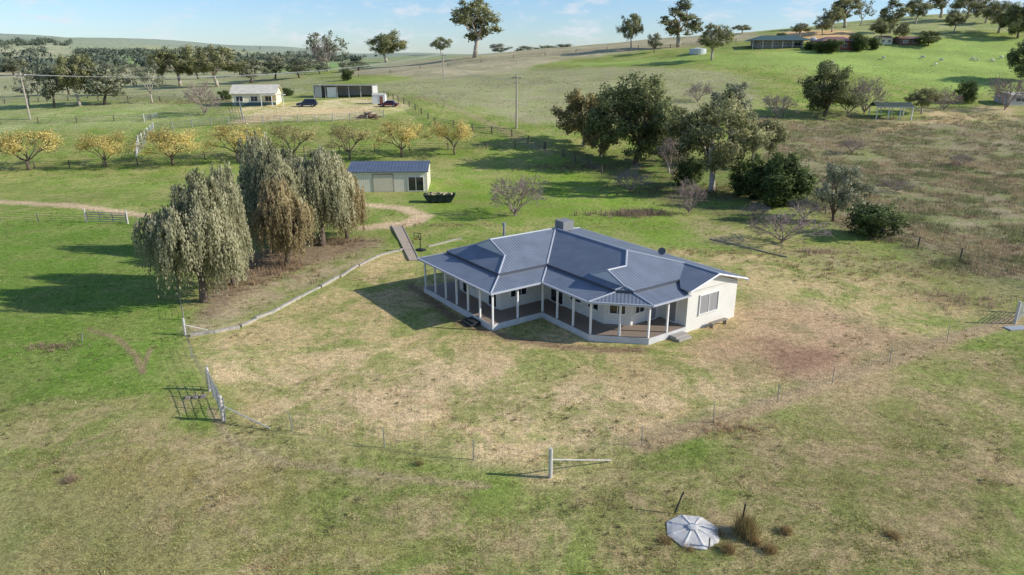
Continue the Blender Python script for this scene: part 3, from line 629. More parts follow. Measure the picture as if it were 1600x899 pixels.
mr=[[(.9,1.8,e),(8.7,1.8,e),(6.9,3.6,4.12),(2.7,3.6,4.12)],
    [(8.7,1.8,e),(8.7,6.4,e),(4.8,10.3,4.96),(4.8,3.6,4.96),(6.9,3.6,4.12)],
    [(.9,1.8,e),(2.7,3.6,4.12),(4.8,3.6,4.96),(4.8,10.3,4.96),(.9,15.95,e)],
    [(4.8,10.3,4.96),(13.5,10.3,4.96),(16.05,14,3.94),(19.3,14,3.94),(19.3,17.4,3.0),(-.3,17.4,3.0),(.9,15.95,e)],
    [(8.7,6.4,e),(16.5,6.4,e),(16.8,7,3.64),(13.2,7,3.64),(15,8.8,4.36),(13.5,10.3,4.96),(4.8,10.3,4.96)],
    [(13.2,7,3.64),(15,7,4.36),(15,8.8,4.36)],
    [(17.4,7.3,e),(17.4,11.95,e),(16.05,14,3.94),(13.5,10.3,4.96),(15,8.8,4.36),(15,7,4.36),(16.8,7,3.64)],
    [(16.5,6.4,e),(17.4,7.3,e),(16.8,7,3.64)],
    [(17.4,11.95,e),(16.05,14,3.94),(19.3,14,3.94),(19.3,11.0,3.15),(18.4,11.0,3.15)]]
ST=.16
roof=polys_obj('roof',mr,ROOF,house,ST)
GB=mat('gablet_cladding',(206,208,208),.6,var=.05)
for T in([(2.75,3.52,4.22),(6.85,3.52,4.22),(4.8,3.52,5.06)],[(13.25,6.92,3.76),(16.75,6.92,3.76),(15,6.92,4.46)]):
    g=MB(); g.poly(T); g.poly([(a,b+.03,c) for a,b,c in T][::-1]); g.obj('gablet',GB,roof)
caps=MB()
for P in [[(.9,1.8,e),(2.7,3.6,4.12),(4.8,3.6,4.96)],[(8.7,1.8,e),(6.9,3.6,4.12),(4.8,3.6,4.96)],[(4.8,3.6,4.96),(4.8,10.3,4.96),(13.5,10.3,4.96),(16.05,14,3.94)],[(13.5,10.3,4.96),(15,8.8,4.36),(15,7,4.36),(13.2,7,3.64)],[(16.5,6.4,e),(16.8,7,3.64),(15,7,4.36)],[(17.4,7.3,e),(16.8,7,3.64)],
          [(16.05,14,3.94),(19.3,14,3.94)],[(4.8,10.3,4.96),(.9,15.95,e),(-.3,17.4,3.0)],[(2.7,3.6,4.12),(6.9,3.6,4.12)],[(13.2,7,3.64),(16.8,7,3.64)],[(8.7,6.4,e),(4.8,10.3,4.96)]]:
    caps.tube([(a,b,c+ST+.01) for a,b,c in P],.075,6)
for P in [[(-.3,-.3,3.0),(.9,1.8,e)],[(10.8,-.3,3.0),(8.7,1.8,e)],[(10.8,4.3,3.0),(8.7,6.4,e)],[(16.12,4.3,3.0),(16.5,6.4,e)],[(19.2,7.38,3.0),(17.4,7.3,e)]]:
    caps.tube([(a,b,c+.01) for a,b,c in P],.06,6)
caps.obj('ridge_cap',CAP,roof)
stp=MB(); along(stp,[(.9,15.9),(.9,1.8),(8.7,1.8),(8.7,6.4),(16.5,6.4),(17.4,7.3),(17.4,11.9)],3.33,3.54,.06,.0); stp.obj('roof_flashing',mat('roof_flashing_steel',(84,88,96),.5),roof)
gu=MB(); gl=[(-.3,17.4),(-.3,-.3),(10.8,-.3),(10.8,4.3),(16.12,4.3),(19.2,7.38),(19.2,11.1)]
along(gu,gl,2.9,3.03,.12,.05); along(gu,[(-.3,17.46),(19.3,17.46)],2.95,3.14,.12,.0)
gu.obj('gutter',CAP,house)
ba=MB(); ba.tube([(19.32,11.0,3.24),(19.32,14,4.06),(19.32,17.4,3.09)],.08,4); ba.obj('barge_board',WHITE,house)
so=MB(); along(so,[(.05,16.6),(.05,.1),(10.4,.1),(10.4,4.7),(15.9,4.7),(18.8,7.55),(18.8,11.25)],2.7,2.9,.08,-.0); so.obj('verandah_beam',WHITE,house)
posts=[(.1+i*1.72,.1) for i in range(7)]+[(10.4,2.35),(10.4,4.7),(12.2,4.7),(14.05,4.7),(15.95,4.7),(17.4,6.12),(18.8,7.55),(18.8,9.4)]+[(.1,2+i*2.6) for i in range(6)]
pm=MB().box((0,0,0),(.12,.12,2.7-FL)).mesh('verandah_post',WHITE)
for x,y in posts:
    o=link(bpy.data.objects.new('verandah_post',pm),house); o.location=(x,y,(2.7+FL)/2)
for (c,w_,h_,n,g,d) in [((3.3,2.2,FL+1.05),.9,2.05,(0,-1),GLASS,1),((5.0,2.2,FL+1.35),1.5,1.2,(0,-1),GLASS,2),((7.3,2.2,FL+1.05),1.1,2.05,(0,-1),GLASS,2),
   ((8.3,3.9,FL+1.4),1.5,1.1,(1,0),GLASS,3),((9.6,6.8,FL+1.1),1.5,2.1,(0,-1),GLASS,2),((11.9,6.8,FL+1.4),1.2,1.1,(0,-1),GLASS,2),((13.9,6.8,FL+1.4),1.1,1.1,(0,-1),GLASS,2),
   ((15.7,7.5,FL+1.4),1.1,1.1,(.7071,-.7071),GLASS,2),((16.4,9.0,FL+1.4),.9,1.1,(1,0),GLASS,2),((18.9,13.6,1.85),2.0,1.5,(1,0),BLIND,2),((17.5,11.3,FL+1.05),.85,2.05,(0,-1),BLIND,1)]:
    if h_>2: window(house,c,w_,h_,n,g,d,'door')
    else: window(house,c,w_,h_,n,g,d)
window(house,(16.4,10.3,FL+1.05),.85,2.05,(1,0),BLIND,1,'door')
cl=MB(); cl.box((0,0,.45),(1.15,1.15,.75)).box((0,0,.86),(1.2,1.2,.08)).box((0,0,.04),(.8,.8,.3))
for i in range(6):
    for s_ in(-1,1): cl.box((0,s_*.59,.2+i*.1),(.95,.03,.03)).box((s_*.59,0,.2+i*.1),(.03,.95,.03))
o=cl.obj('evaporative_cooler',mat('cooler_plastic',(140,140,138),.6),roof,bevel=.02); o.location=(4.9,11.2,4.85)
fl=MB(); fl.tube([(0,0,0),(0,0,1.3)],.1,10).tube([(0,0,1.3),(0,0,1.5)],[.17,.15],10); o=fl.obj('flue',STEEL,roof); o.location=(3.0,6.2,4.3)
ds=MB()
for k in range(4):
    r0,r1=.08*k,.08*(k+1)
    for j in range(12):
        a,b=2*math.pi*j/12,2*math.pi*(j+1)/12
        ds.poly([(r0*math.cos(a),r0*math.sin(a),r0*r0*.8),(r1*math.cos(a),r1*math.sin(a),r1*r1*.8),(r1*math.cos(b),r1*math.sin(b),r1*r1*.8),(r0*math.cos(b),r0*math.sin(b),r0*r0*.8)])
ds.tube([(0,0,-.02),(0,-.25,-.35)],.02,5).tube([(0,-.3,.05),(0,0,.4)],.012,4)
o=ds.obj('satellite_dish',mat('dish_grey',(110,112,114),.6),roof); o.location=(13.2,14.5,4.3); o.rotation_euler=(R(55),0,R(30))
for (lx,ly,rz) in [(8.4,-.55,0),(19.45,10.2,math.pi/2)]:
    st=MB(); st.box((0,0,.08),(1.3,.9,.16)).box((0,.15,.2),(1.3,.6,.12)); o=st.obj('steps',DARK if ly<0 else CONC,house); o.location=(lx,ly,0); o.rotation_euler=(0,0,rz)
hb=gp(1122,510); bn=empty('timber_bench',hb,R(35),'low weathered timber bench against the end wall','bench')
MB().box((0,0,.42),(1.8,.35,.05)).obj('seat',TIMB,bn)
lm=MB().box((0,0,.2),(.08,.3,.4)).mesh('leg',TIMB)
for s_ in(-.75,.75): o=link(bpy.data.objects.new('leg',lm),bn); o.location=(s_,0,0)
# ---------------------------------------------------------------- shed
sp=gp(625,300); shed=empty('shed',sp,R(3),'cream corrugated steel shed with slate-grey roof, roller door and glass door','shed')
W=11.6; D=7.5
w=MB(); w.prism([(-W/2,0),(W/2,0),(W/2,D),(-W/2,D)],-.2,3.0); w.poly([(W/2+.0,0,3.0),(W/2,D,3.0),(W/2,D*.6,3.75)]); w.poly([(-W/2,0,3.0),(-W/2,D*.6,3.75),(-W/2,D,3.0)]); w.obj('wall',SHEDW,shed)
shed.location.x-=1.7
polys_obj('roof',[[(-W/2-.2,-.25,3.0),(W/2+.2,-.25,3.0),(W/2+.2,D*.6,3.95),(-W/2-.2,D*.6,3.95)],[(-W/2-.2,D*.6,3.95),(W/2+.2,D*.6,3.95),(W/2+.2,D+.2,3.0),(-W/2-.2,D+.2,3.0)]],roofmat('shed_roof_steel',(92,102,116),.5,.82,1.08),shed)
MB().box((0,-.27,2.98),(W+.5,.1,.12)).obj('gutter',GUT,shed)
o=MB().box((0,-.02,1.3),(2.9,.08,2.5)).obj('roller_door',boardmat('roller_door',(214,204,178),.12,False,.8),shed); o.location.x=-.7
f=MB(); f.box((-1.5,-.04,1.3),(.1,.06,2.6)).box((1.5,-.04,1.3),(.1,.06,2.6)).box((0,-.04,2.62),(3.1,.06,.1)); f.obj('door_frame',mat('shed_trim',(150,142,120),.6),o)
window(shed,(4.1,0,1.15),2.2,2.1,(0,-1),GLASS,2,'door')
b_=gp(687,316); sk=empty('skip_bin',b_,R(4),'dark green steel skip bin filled with pale rubbish','skip bin')
m=MB(); m.v=[(-1.6,-.8,.1),(1.6,-.8,.1),(1.6,.8,.1),(-1.6,.8,.1),(-2.2,-.9,1.15),(2.2,-.9,1.15),(2.2,.9,1.15),(-2.2,.9,1.15),(-2.1,-.82,1.15),(2.1,-.82,1.15),(2.1,.82,1.15),(-2.1,.82,1.15),(-1.6,-.75,.4),(1.6,-.75,.4),(1.6,.75,.4),(-1.6,.75,.4)]
m.f=[(3,2,1,0)]+[(i,(i+1)%4,4+(i+1)%4,4+i) for i in range(4)]+[(4+i,4+(i+1)%4,8+(i+1)%4,8+i) for i in range(4)]+[(8+i,8+(i+1)%4,12+(i+1)%4,12+i) for i in range(4)]+[(12,13,14,15)]
m.box((0,-.9,1.1),(4.4,.1,.1)).box((0,.9,1.1),(4.4,.1,.1))
for x in(-1,0,1): m.box((x,-.87,.6),(.1,.1,.9))
m.box((-1.2,0,.05),(.2,1.4,.1)).box((1.2,0,.05),(.2,1.4,.1)); m.obj('hull',mat('dark_green_paint',(44,58,50),.6,var=.3),sk)
rb=MB()
for i in range(34): rb.box((random.uniform(-1.8,1.8),random.uniform(-.6,.6),1.05+random.uniform(0,.2)),(random.uniform(.2,.7),random.uniform(.2,.5),random.uniform(.1,.3)),random.uniform(0,3))
rb.obj('rubbish',mat('pale_rubbish',(182,172,128),.9,var=.5,scale=2),sk)
b_=gp(657,392); bh=empty('basketball_hoop',b_,R(-30),'freestanding basketball hoop with dark frame backboard','basketball hoop')
MB().tube([(0,0,0),(0,0,1.3),(0,-.35,1.7)],.05,8).box((0,.1,.08),(.9,.6,.16)).obj('pole',DARK,bh)
m=MB()
for z in(1.3,1.95): m.box((0,-.4,z),(.9,.04,.06))
for x in(-.43,.43): m.box((x,-.4,1.62),(.06,.045,.7))
m.box((0,-.4,1.5),(.4,.045,.05)).box((-.18,-.4,1.6),(.05,.045,.25)).box((.18,-.4,1.6),(.05,.045,.25)); m.obj('backboard',DARK,bh)
m=MB(); m.tube([(.22*math.cos(a*math.pi/6),-.66+.22*math.sin(a*math.pi/6),1.4) for a in range(13)],.02,5); m.obj('rim',mat('orange_steel',(170,84,40),.5),bh)
# ---------------------------------------------------------------- fences
def fence(pts,hgt,spacing,label,name='wire_fence',post=None,r=.03,wires=4,wr=.007,mesh=False,subdiv=True,wm=None):
    P=[gp(*p) if not isinstance(p,Vector) else p for p in pts]; Q=[]
    for a,b in zip(P[:-1],P[1:]):
        n=max(1,int(round((b-a).length/spacing))) if subdiv else 1
        for i in range(n):
            q=a.lerp(b,i/n); q.z=th(q.x,q.y); Q.append(q)
    Q.append(P[-1]); o0=Q[0].copy()
    E=empty(name,o0,0,label,'fence'); pmat=post or STEEL
    me=MB().tube([(0,0,-.1),(0,0,hgt)],[r,r*.9],6).mesh('fence_post',pmat)
    for q in Q[:100]: o=link(bpy.data.objects.new('fence_post',me),E); o.location=q-o0; o.rotation_euler=(random.uniform(-.05,.05),random.uniform(-.05,.05),0)
    w=MB()
    for i in range(wires):
        z=hgt*(.2+.75*i/max(1,wires-1))
        w.tube([tuple(q-o0+Vector((0,0,z))) for q in Q],wr,4)
    if mesh:
        for a,b in zip(Q[:-1],Q[1:]):
            n=int((b-a).length/.3)
            for i in range(1,n): c=a.lerp(b,i/n)-o0; w.tube([tuple(c+Vector((0,0,hgt*.1))),tuple(c+Vector((0,0,hgt*.93)))],wr*.8,3,False)
    w.obj('wire',wm or WIRE,E); return E
DT=mat('dark_fence_timber',(104,94,82),.95,var=.25)
fence([(349,657),(457,674),(601,700),(740,719),(860,747)],1.15,99,'low wire mesh yard fence with thin steel posts',mesh=True,r=.03,wr=.005)
fence([(860,747),(1003,697),(1115,661),(1215,628),(1300,600),(1390,566),(1480,532),(1590,500)],1.15,9,'low wire mesh yard fence with thin steel posts',mesh=True,r=.026,subdiv=False,wr=.004,wires=5)
fence([(291,522),(300,560),(326,612)],1.1,4,'short wire fence between white strainer posts',mesh=True,wr=.006)
fence([(352,660),(326,606)],1.45,1.4,'pipe and mesh gate standing between white posts','mesh_gate',mesh=True,r=.045,wr=.02,wires=5,wm=STEEL)
fence([(1375,372),(1500,408),(1640,450)],1.3,6,'sagging wire fence beside the scrub paddock',post=DT,r=.09,wr=.014)
fence([(1290,335),(1380,372)],1.3,6,'old post and wire fence beside dark shrubs',post=TIMB,r=.08,wr=.012)
fence([(0,268),(215,258),(420,240),(640,236),(760,232),(850,232)],1.3,6,'post and wire fence along the tree row',post=DT,r=.11,wr=.025)
fence([(213,248),(240,205),(330,196),(520,190),(600,184)],1.6,3.5,'mesh fence around the small farmhouse yard',r=.10,wr=.035,mesh=False,wires=5,wm=STEEL)
fence([(213,248),(217,226),(240,205)],1.7,2,'pale pipe fence at the yard corner',r=.11,wr=.035,wires=5,post=WHITE,wm=STEEL)
fence([(380,190),(372,160)],1.5,3,'short mesh fence beside the small farmhouse',r=.10,wr=.035,wm=STEEL)
fence([(600,150),(680,195),(800,214),(880,245),(940,272)],1.4,5,'post and wire fence running up the slope',post=DT,r=.13,wr=.035)
fence([(870,198),(1170,182),(1330,186)],1.3,7,'post and wire fence below the hillside field',post=DT,r=.12,wr=.03)
fence([(-100,166),(60,160),(200,158),(350,158)],1.3,9,'long post and wire fence across the plain',post=DT,r=.13,wr=.03)
fence([(560,120),(700,104),(900,82),(1150,66)],1.3,14,'hillside post and wire fence near the ridge',post=DT,r=.14,wr=.035)
fence([(0,344),(60,347),(136,349)],1.1,5,'wire fence leading to the white gate',post=TIMB,r=.06,wr=.014)
fence([(0,195),(120,192),(236,188)],1.3,7,'post and wire fence beside the farmhouse drive',post=DT,r=.11,wr=.025)
fence([(215,352),(270,420),(287,500)],1.1,7,'wire fence beside the pepper trees',post=TIMB,r=.05,wr=.01)
def strainer(u,v,h,braces,label):
    p=gp(u,v); E=empty('strainer_post',p,0,label,'fence post')
    MB().tube([(0,0,-.2),(0,0,h)],[.10,.09],10).obj('post',PTW,E)
    for (bu,bv) in braces:
        q=gp(bu,bv)-p; MB().tube([(0,0,h*.62),(q.x,q.y,q.z+.08)],.035,8).obj('brace',PTW,E)
strainer(860,747,1.6,[(955,722)],'weathered white round strainer post with brace')
strainer(349,657,1.5,[(422,672)],'weathered white round strainer post beside the gate')
strainer(328,610,1.5,[],'weathered white round gate post')
strainer(290,524,1.3,[(325,518)],'short white corner post with brace')
E=empty('timber_offcuts',gp(305,622),R(10),'three grey timber offcuts lying beside the gate','timber')
for i in range(3): MB().box((i*.42-.4,0,.05),(.3,.4,.12)).obj('offcut',TIMB,E,bevel=.02)
p=gp(137,348); q=gp(198,350)
def pipegate(p,q,h,label,n=5,r=.03):
    E=empty('farm_gate',p,0,label,'gate'); d=q-p; m=MB()
    for i in range(n): z=.2+(h-.2)*i/(n-1); m.tube([(0,0,z),(d.x,d.y,d.z+z)],r,6)
    for f in(0,.33,.66,1): m.tube([(d.x*f,d.y*f,d.z*f+.2),(d.x*f,d.y*f,d.z*f+h)],r,6)
    m.obj('gate_frame',STEEL,E)
    for f in(-.03,1.03): MB().tube([(d.x*f,d.y*f,-.1),(d.x*f,d.y*f,h+.4)],.10,8).obj('gate_post',PTW,E)
pipegate(p,q,1.3,'steel pipe farm gate between white posts on the track',r=.045)
pipegate(gp(1586,506),gp(1606,490),1.4,'steel mesh gate at the yard corner',8,.022)
pipegate(gp(226,190),gp(245,184),1.2,'white pipe gate in farmhouse fence')
o=MB().box((0,0,.06),(1.6,.7,.08),R(10)).obj('metal_sheet',mat('pale_metal_sheet',(170,174,174),.6)); o.location=gp(1588,514); tag(o,'pale metal sheet lying flat beside the gate','metal sheet')
def logs(pts,label,hh=.28,ww=.22,m_=SLP,gap=.06,seg=2.4,name='sleeper_edging'):
    P=[gp(*a) for a in pts]; E=empty(name,P[0],0,label,'garden edging')
    mb=MB()
    for a,b in zip(P[:-1],P[1:]):
        n=max(1,int((b-a).length/seg))
        for i in range(n):
            c0=a.lerp(b,i/n)-P[0]; c1=a.lerp(b,(i+1)/n)-P[0]; c=(c0+c1)/2; d=c1-c0
            mb.box((c.x+random.uniform(-.08,.08),c.y+random.uniform(-.08,.08),c.z+hh/2-.06+random.uniform(-.06,.02)),(d.length-gap,ww,hh),math.atan2(d.y,d.x)+random.uniform(-.05,.05))
    mb.obj('sleepers',m_,E)
logs([(296,526),(335,521),(375,512),(400,500),(428,489),(470,466),(500,450),(530,434),(560,416),(592,400),(630,391)],'long curved row of weathered pale sleepers edging the yard',.28,.24)
logs([(668,386),(700,378),(722,374)],'short row of pale sleepers beside the path',.24,.18)
logs([(1110,374),(1160,386),(1232,403)],'long grey timber pole lying on the grass',.2,.2,TIMB,0,8,'fallen_pole')
a=[gp(612,354),gp(629,354),gp(655,408),gp(640,408)]
m=MB(); nn=8
for i in range(nn):
    l0=a[0].lerp(a[3],i/nn);l1=a[0].lerp(a[3],(i+1)/nn);r0=a[1].lerp(a[2],i/nn);r1=a[1].lerp(a[2],(i+1)/nn)
    cx=[Vector((v_.x,v_.y,.09)) for v_ in (l0,r0,r1,l1)]; cen=sum(cx,Vector())/4; cx=[cen+(c-cen)*.985 for c in cx]
    m.prism([(c.x,c.y) for c in cx][::-1],-.05,.09)
o=m.obj('path',PATH); o["kind"]='structure'
for s_,(A_,B_) in enumerate([(a[0],a[3]),(a[1],a[2])]):
    E=empty('path_edging',(A_.x,A_.y,0),0,'pale timber edging board beside the concrete path','garden edging'); d=B_-A_
    MB().box((d.x/2,d.y/2,.07),(d.length,.08,.16),math.atan2(d.y,d.x)).obj('board',SLP,E)
# ---------------------------------------------------------------- concrete tank lid
tp=gp(1082,832); T=empty('concrete_tank',tp,R(12),'pale domed concrete tank lid with low ribs, set in grass','water tank')
m=MB(); n=48
rs=[(1.0,-.05),(1.0,.05),(.8,.11),(.6,.16),(.4,.20),(.2,.23),(.0,.24)]
for k,(rr,zz) in enumerate(rs):
    for j in range(n):
        an=2*math.pi*j/n; q=abs(math.cos(4*an)); rib=max(0,(q-.93)/.07)
        R_=rr*1.06*(1+(.07*max(0,(q-.70)/.3) if rr>.7 else 0)); m.v.append((R_*math.cos(an),R_*math.sin(an),zz+.035*rib*(rr>0)*(k>1)))
for k in range(len(rs)-1):
    for j in range(n): m.f.append((k*n+j,k*n+(j+1)%n,(k+1)*n+(j+1)%n,(k+1)*n+j))
m.obj('lid',mat('pale_concrete',(212,208,198),.9,var=.3,scale=3),T)
m=MB(); m.tube([(0,0,.20),(0,0,.30),(0,0,.33)],[.22,.22,.12],14); m.obj('hatch',mat('hatch_concrete',(206,204,198),.85,var=.2),T)
for (u,v,h,du,col,lab) in [(1053,803,1.1,.35,DARK,'thin dark leaning steel stake near the tank'),(1155,836,1.5,.12,mat('charred_timber',(60,52,46),.95),'charred timber post in a dry grass clump'),(1108,858,.5,.0,TIMB,'short timber stake beside the tank'),(128,534,.6,.1,STEEL,'short steel stake in paddock')]:
    p=gp(u,v); E=MB().tube([(0,0,-.1),(du,.05,h)],.035,6).obj('stake',col); E.location=p; tag(E,lab,'post')
def spike(u,v,hm,wm,n,col,lab):
    p=gp(u,v); x=p.x+rng.normal(size=n)*wm*.25; y=p.y+rng.normal(size=n)*wm*.25
    Vv=[];Tt=[]
    for i in range(n):
        an=rng.uniform(0,6.28); l=rng.uniform(.1,.9)*wm*.6; b2=rng.uniform(0,6.28); hh=hm*rng.uniform(.5,1); w_=.012
        dx,dy=x[i]-p.x,y[i]-p.y
        Vv+=[(dx-w_*math.cos(b2),dy-w_*math.sin(b2),-.03),(dx+w_*math.cos(b2),dy+w_*math.sin(b2),-.03),(dx+l*math.cos(an),dy+l*math.sin(an),hh)]
        c=alb(col)*rng.uniform(.6,1.2); Tt+=[(*c,1)]*3
    me=fast_mesh('grass_clump',Vv,np.arange(len(Vv)).reshape(-1,3),3,tintmat('blades'),{'tint':('FLOAT_COLOR',Tt)})
    o=link(bpy.data.objects.new('grass_clump',me)); o.location=p; tag(o,lab,'grass clump')
spike(1165,836,1.15,.8,900,(132,120,84),'tall dry grass clump around a charred post')
for (u,v,h,w_) in [(1138,862,.45,.5),(1203,862,.4,.5),(1228,832,.35,.5),(1395,838,.2,.5),(1180,850,.35,.4),(1040,845,.2,.6),(1075,856,.2,.6),(1120,835,.22,.5)]: spike(u,v,h,w_,300,(146,128,94),'small dry grass clump')
spike(110,752,.3,.5,340,(150,134,114),'small dry grass clump'); spike(655,726,.25,.4,260,(138,132,88),'small dry grass clump')
# ---------------------------------------------------------------- power poles and wires
def pole(u,v,hm,arm=2.2,hpx=None,rz=0):
    p=gp(u,v)
    if hpx: hm=hpx*mpp(p)
    E=empty('power_pole',p,rz,'tall timber power pole with crossarm and insulators','power pole','power poles')
    MB().tube([(0,0,-.2),(0,0,hm)],[.22,.16],8).obj('pole',mat('pole_timber',(176,166,150),.9,var=.25),E)
    MB().box((0,0,hm-.7),(arm,.16,.18)).box((0,0,hm-1.7),(arm*.6,.14,.14)).obj('crossarm',TIMB,E)
    for s_ in(-1,0,1): MB().tube([(s_*arm*.45,0,hm-.62),(s_*arm*.45,0,hm-.3)],.07,6).obj('insulator',WHITE,E)
    return p,hm
pA=pole(47,187,0,hpx=70); pB=pole(807,201,0,hpx=81); pC=pole(693,123,0,hpx=38); pD=pole(897,58,0,hpx=26)
WL=mat('bright_conductor',(190,190,190),.4,var=.03)
def wire(a,b,sag,label,n=20,r=.032):
    m=MB(); d=b-a
    m.tube([(d.x*t,d.y*t,d.z*t-sag*4*t*(1-t)) for t in [i/n for i in range(n+1)]],r,4); o=m.obj('power_line',WL); o.location=a; tag(o,label,'power line','overhead power lines')
for off in(-.9,.9):
    wire(pA[0]+Vector((off,0,pA[1]-.4)),pC[0]+Vector((off,0,pC[1]-.4)),3,'thin overhead power line between poles')
    wire(pC[0]+Vector((off,0,pC[1]-.4)),pD[0]+Vector((off,0,pD[1]-.4)),2,'thin overhead power line between poles')
    wire(pA[0]+Vector((off,0,pA[1]-.4)),pA[0]+Vector((off-120,60,pA[1]-2)),2,'thin overhead power line between poles')
wire(pB[0]+Vector((0,0,pB[1]-.4)),pC[0]+Vector((0,0,pC[1]-.6)),3,'thin overhead power line between poles')
# ---------------------------------------------------------------- distant buildings
def gable_house(name,u,v,wpx,D,wh,rh,rz,wallm,roofm,label,over=.5,hip=0,windows=4,verandah=0):
    p=gp(u,v); k=mpp(p); W=wpx*k; E=empty(name,p,rz,label,'house')
    MB().prism([(-W/2+over+verandah,verandah),(W/2-over-verandah,verandah),(W/2-over-verandah,D),(-W/2+over+verandah,D)],-.8,wh).obj('wall',wallm,E)
    h=hip; P=[[(-W/2,-over,wh-.05),(W/2,-over,wh-.05),(W/2-h,D/2,wh+rh),(-W/2+h,D/2,wh+rh)],[(-W/2,D+over,wh-.05),(W/2,D+over,wh-.05),(W/2-h,D/2,wh+rh),(-W/2+h,D/2,wh+rh)]]
    if h: P+=[[(W/2,-over,wh-.05),(W/2,D+over,wh-.05),(W/2-h,D/2,wh+rh)],[(-W/2,-over,wh-.05),(-W/2,D+over,wh-.05),(-W/2+h,D/2,wh+rh)]]
    else:
        for s_ in(-1,1): MB().poly([(s_*(W/2-over),0,wh-.05),(s_*(W/2-over),D,wh-.05),(s_*(W/2-over),D/2,wh+rh-.1)]).obj('gable',wallm,E)
    polys_obj('roof',P,roofm,E)
    for i in range(windows):
        x=-W/2+over+verandah+(W-2*over-2*verandah)*(i+.5)/windows; window(E,(x,verandah,wh*.55),W/windows*.42,wh*.42,(0,-1),GLASS,2)
    if verandah:
        n=7
        for i in range(n): MB().tube([(-W/2+.3+(W-.6)*i/(n-1),-.2,-.5),(-W/2+.3+(W-.6)*i/(n-1),-.2,wh-.1)],.08,6).obj('verandah_post',WHITE,E)
    return E,W
CR=roofmat('cream_roof',(206,200,180),spec=.2); GRN=roofmat('green_roof',(76,98,88),spec=.2); REDR=roofmat('terracotta_roof',(138,104,88),spec=.2); CRW=mat('cream_wall',(236,226,192),.7,var=.06); BRK=mat('red_brick',(150,100,82),.9,var=.15)
E,W=gable_house('farmhouse',398,165,72,7.5,2.8,1.9,R(8),CRW,CR,'small cream farmhouse with pitched cream roof and teal skirting',windows=3)
MB().box((0,-.06,.3),(W-1,.1,.8)).obj('skirting',mat('teal_paint',(86,112,112),.7),E)
MB().box((W*.42,-1.4,2.5),(W*.5,3.4,.1)).obj('carport_roof',CR,E)
for x in(.2,.42,.65): MB().tube([(W*x,-3.0,-.3),(W*x,-3.0,2.45)],.08,6).obj('carport_post',WHITE,E)
p=gp(537,153); k=mpp(p); W=92*k; E=empty('machinery_shed',p,R(-2),'long open-fronted steel machinery shed with flat grey roof','shed')
GS=mat('grey_steel_sheet',(196,194,188),.6,var=.1)
MB().box((0,6,1.5),(W,.1,3.4)).box((-W/2,3,1.5),(.1,6,3.4)).box((W/2,3,1.5),(.1,6,3.4)).box((-W*.43,0,1.5),(W*.12,.1,3.0)).obj('wall',GS,E)
MB().box((-W*.2,0.05,1.4),(W*.16,.1,2.7)).obj('roller_door',WHITE,E)
polys_obj('roof',[[(-W/2-.3,-.6,3.35),(W/2+.3,-.6,3.35),(W/2+.3,6.3,3.0),(-W/2-.3,6.3,3.0)]],roofmat('grey_roof',(150,154,156),spec=.2),E); MB().box((0,-.6,3.25),(W+.6,.1,.2)).obj('fascia',GS,E)
for i in range(6): MB().box((-W/2+W*i/5,-.3,1.5),(.16,.16,3.3)).obj('shed_post',GS,E)
p=gp(592,163); k=mpp(p); E=empty('garden_shed',p,0,'small white metal garden shed with red trim','shed'); W=20*k
MB().box((0,1,1.1),(W,2,2.2)).obj('wall',WHITE,E); polys_obj('roof',[[(-W/2-.1,-.1,2.2),(W/2+.1,-.1,2.2),(W/2+.1,1,2.6),(-W/2-.1,1,2.6)],[(-W/2-.1,2.1,2.2),(W/2+.1,2.1,2.2),(W/2+.1,1,2.6),(-W/2-.1,1,2.6)]],CR,E)
MB().box((W*.2,-.03,.95),(.8,.06,1.8)).obj('door',BRK,E)
def car(u,v,rz,colr,label,suv=True):
    p=gp(u,v); E=empty('parked_car',p,rz,label,'car','parked cars'); body=mat('paint_'+'_'.join(map(str,colr)),colr,.25,metal=.3,var=.03,spec=.6)
    hh=1.0 if suv else .85; tp_=1.75 if suv else 1.4
    def ext(prof,w0,w1,name,m_):
        mb=MB(); n=len(prof); zs=[z for _,z in prof]; z0,z1=min(zs),max(zs)
        for s_ in(-1,1):
            for x,z in prof: t=(z-z0)/(z1-z0+1e-6); mb.v.append((x,s_*(w0+(w1-w0)*t),z))
        mb.f.append(tuple(range(n))); mb.f.append(tuple(range(2*n-1,n-1,-1)))
        for i in range(n): j=(i+1)%n; mb.f.append((i,n+i,n+j,j))
        return mb.obj(name,m_,E,bevel=.06)
    ext([(-2.35,.35),(-2.4,.75),(-2.3,hh),(1.2,hh+.02),(2.2,hh-.12),(2.4,.7),(2.35,.35)],.93,.88,'body',body)
    back=-2.2 if suv else -1.6
    ext([(back,hh),(back+.25,tp_-.08),(back+.6,tp_),(.3,tp_),(1.15,hh)],.85,.68,'cabin',GLASS)
    MB().box((( back+.6+.3)/2,0,tp_+.0),(.3-back-.6+.3,1.36,.06)).obj('roof_panel',body,E,bevel=.02)
    for x in(-1.45,1.45):
        for s_ in(-1,1): 
            w_=MB().tube([(x,s_*.78,.36),(x,s_*.98,.36)],.36,14).obj('wheel',DARK,E); MB().tube([(x,s_*.97,.36),(x,s_*1.0,.36)],.2,10).obj('rim',STEEL,w_)
    for s_ in(-.65,.65): MB().box((2.36,s_,.72),(.08,.35,.16)).obj('headlight',WHITE,E)
car(480,167,R(184),(44,50,66),'dark blue parked station wagon on dirt yard')
car(607,167,R(176),(110,36,48),'maroon parked sedan beside the garden shed',False)
p=gp(576,184); E=empty('woodpile',p,0,'heap of brown firewood logs on grass','woodpile'); m=MB()
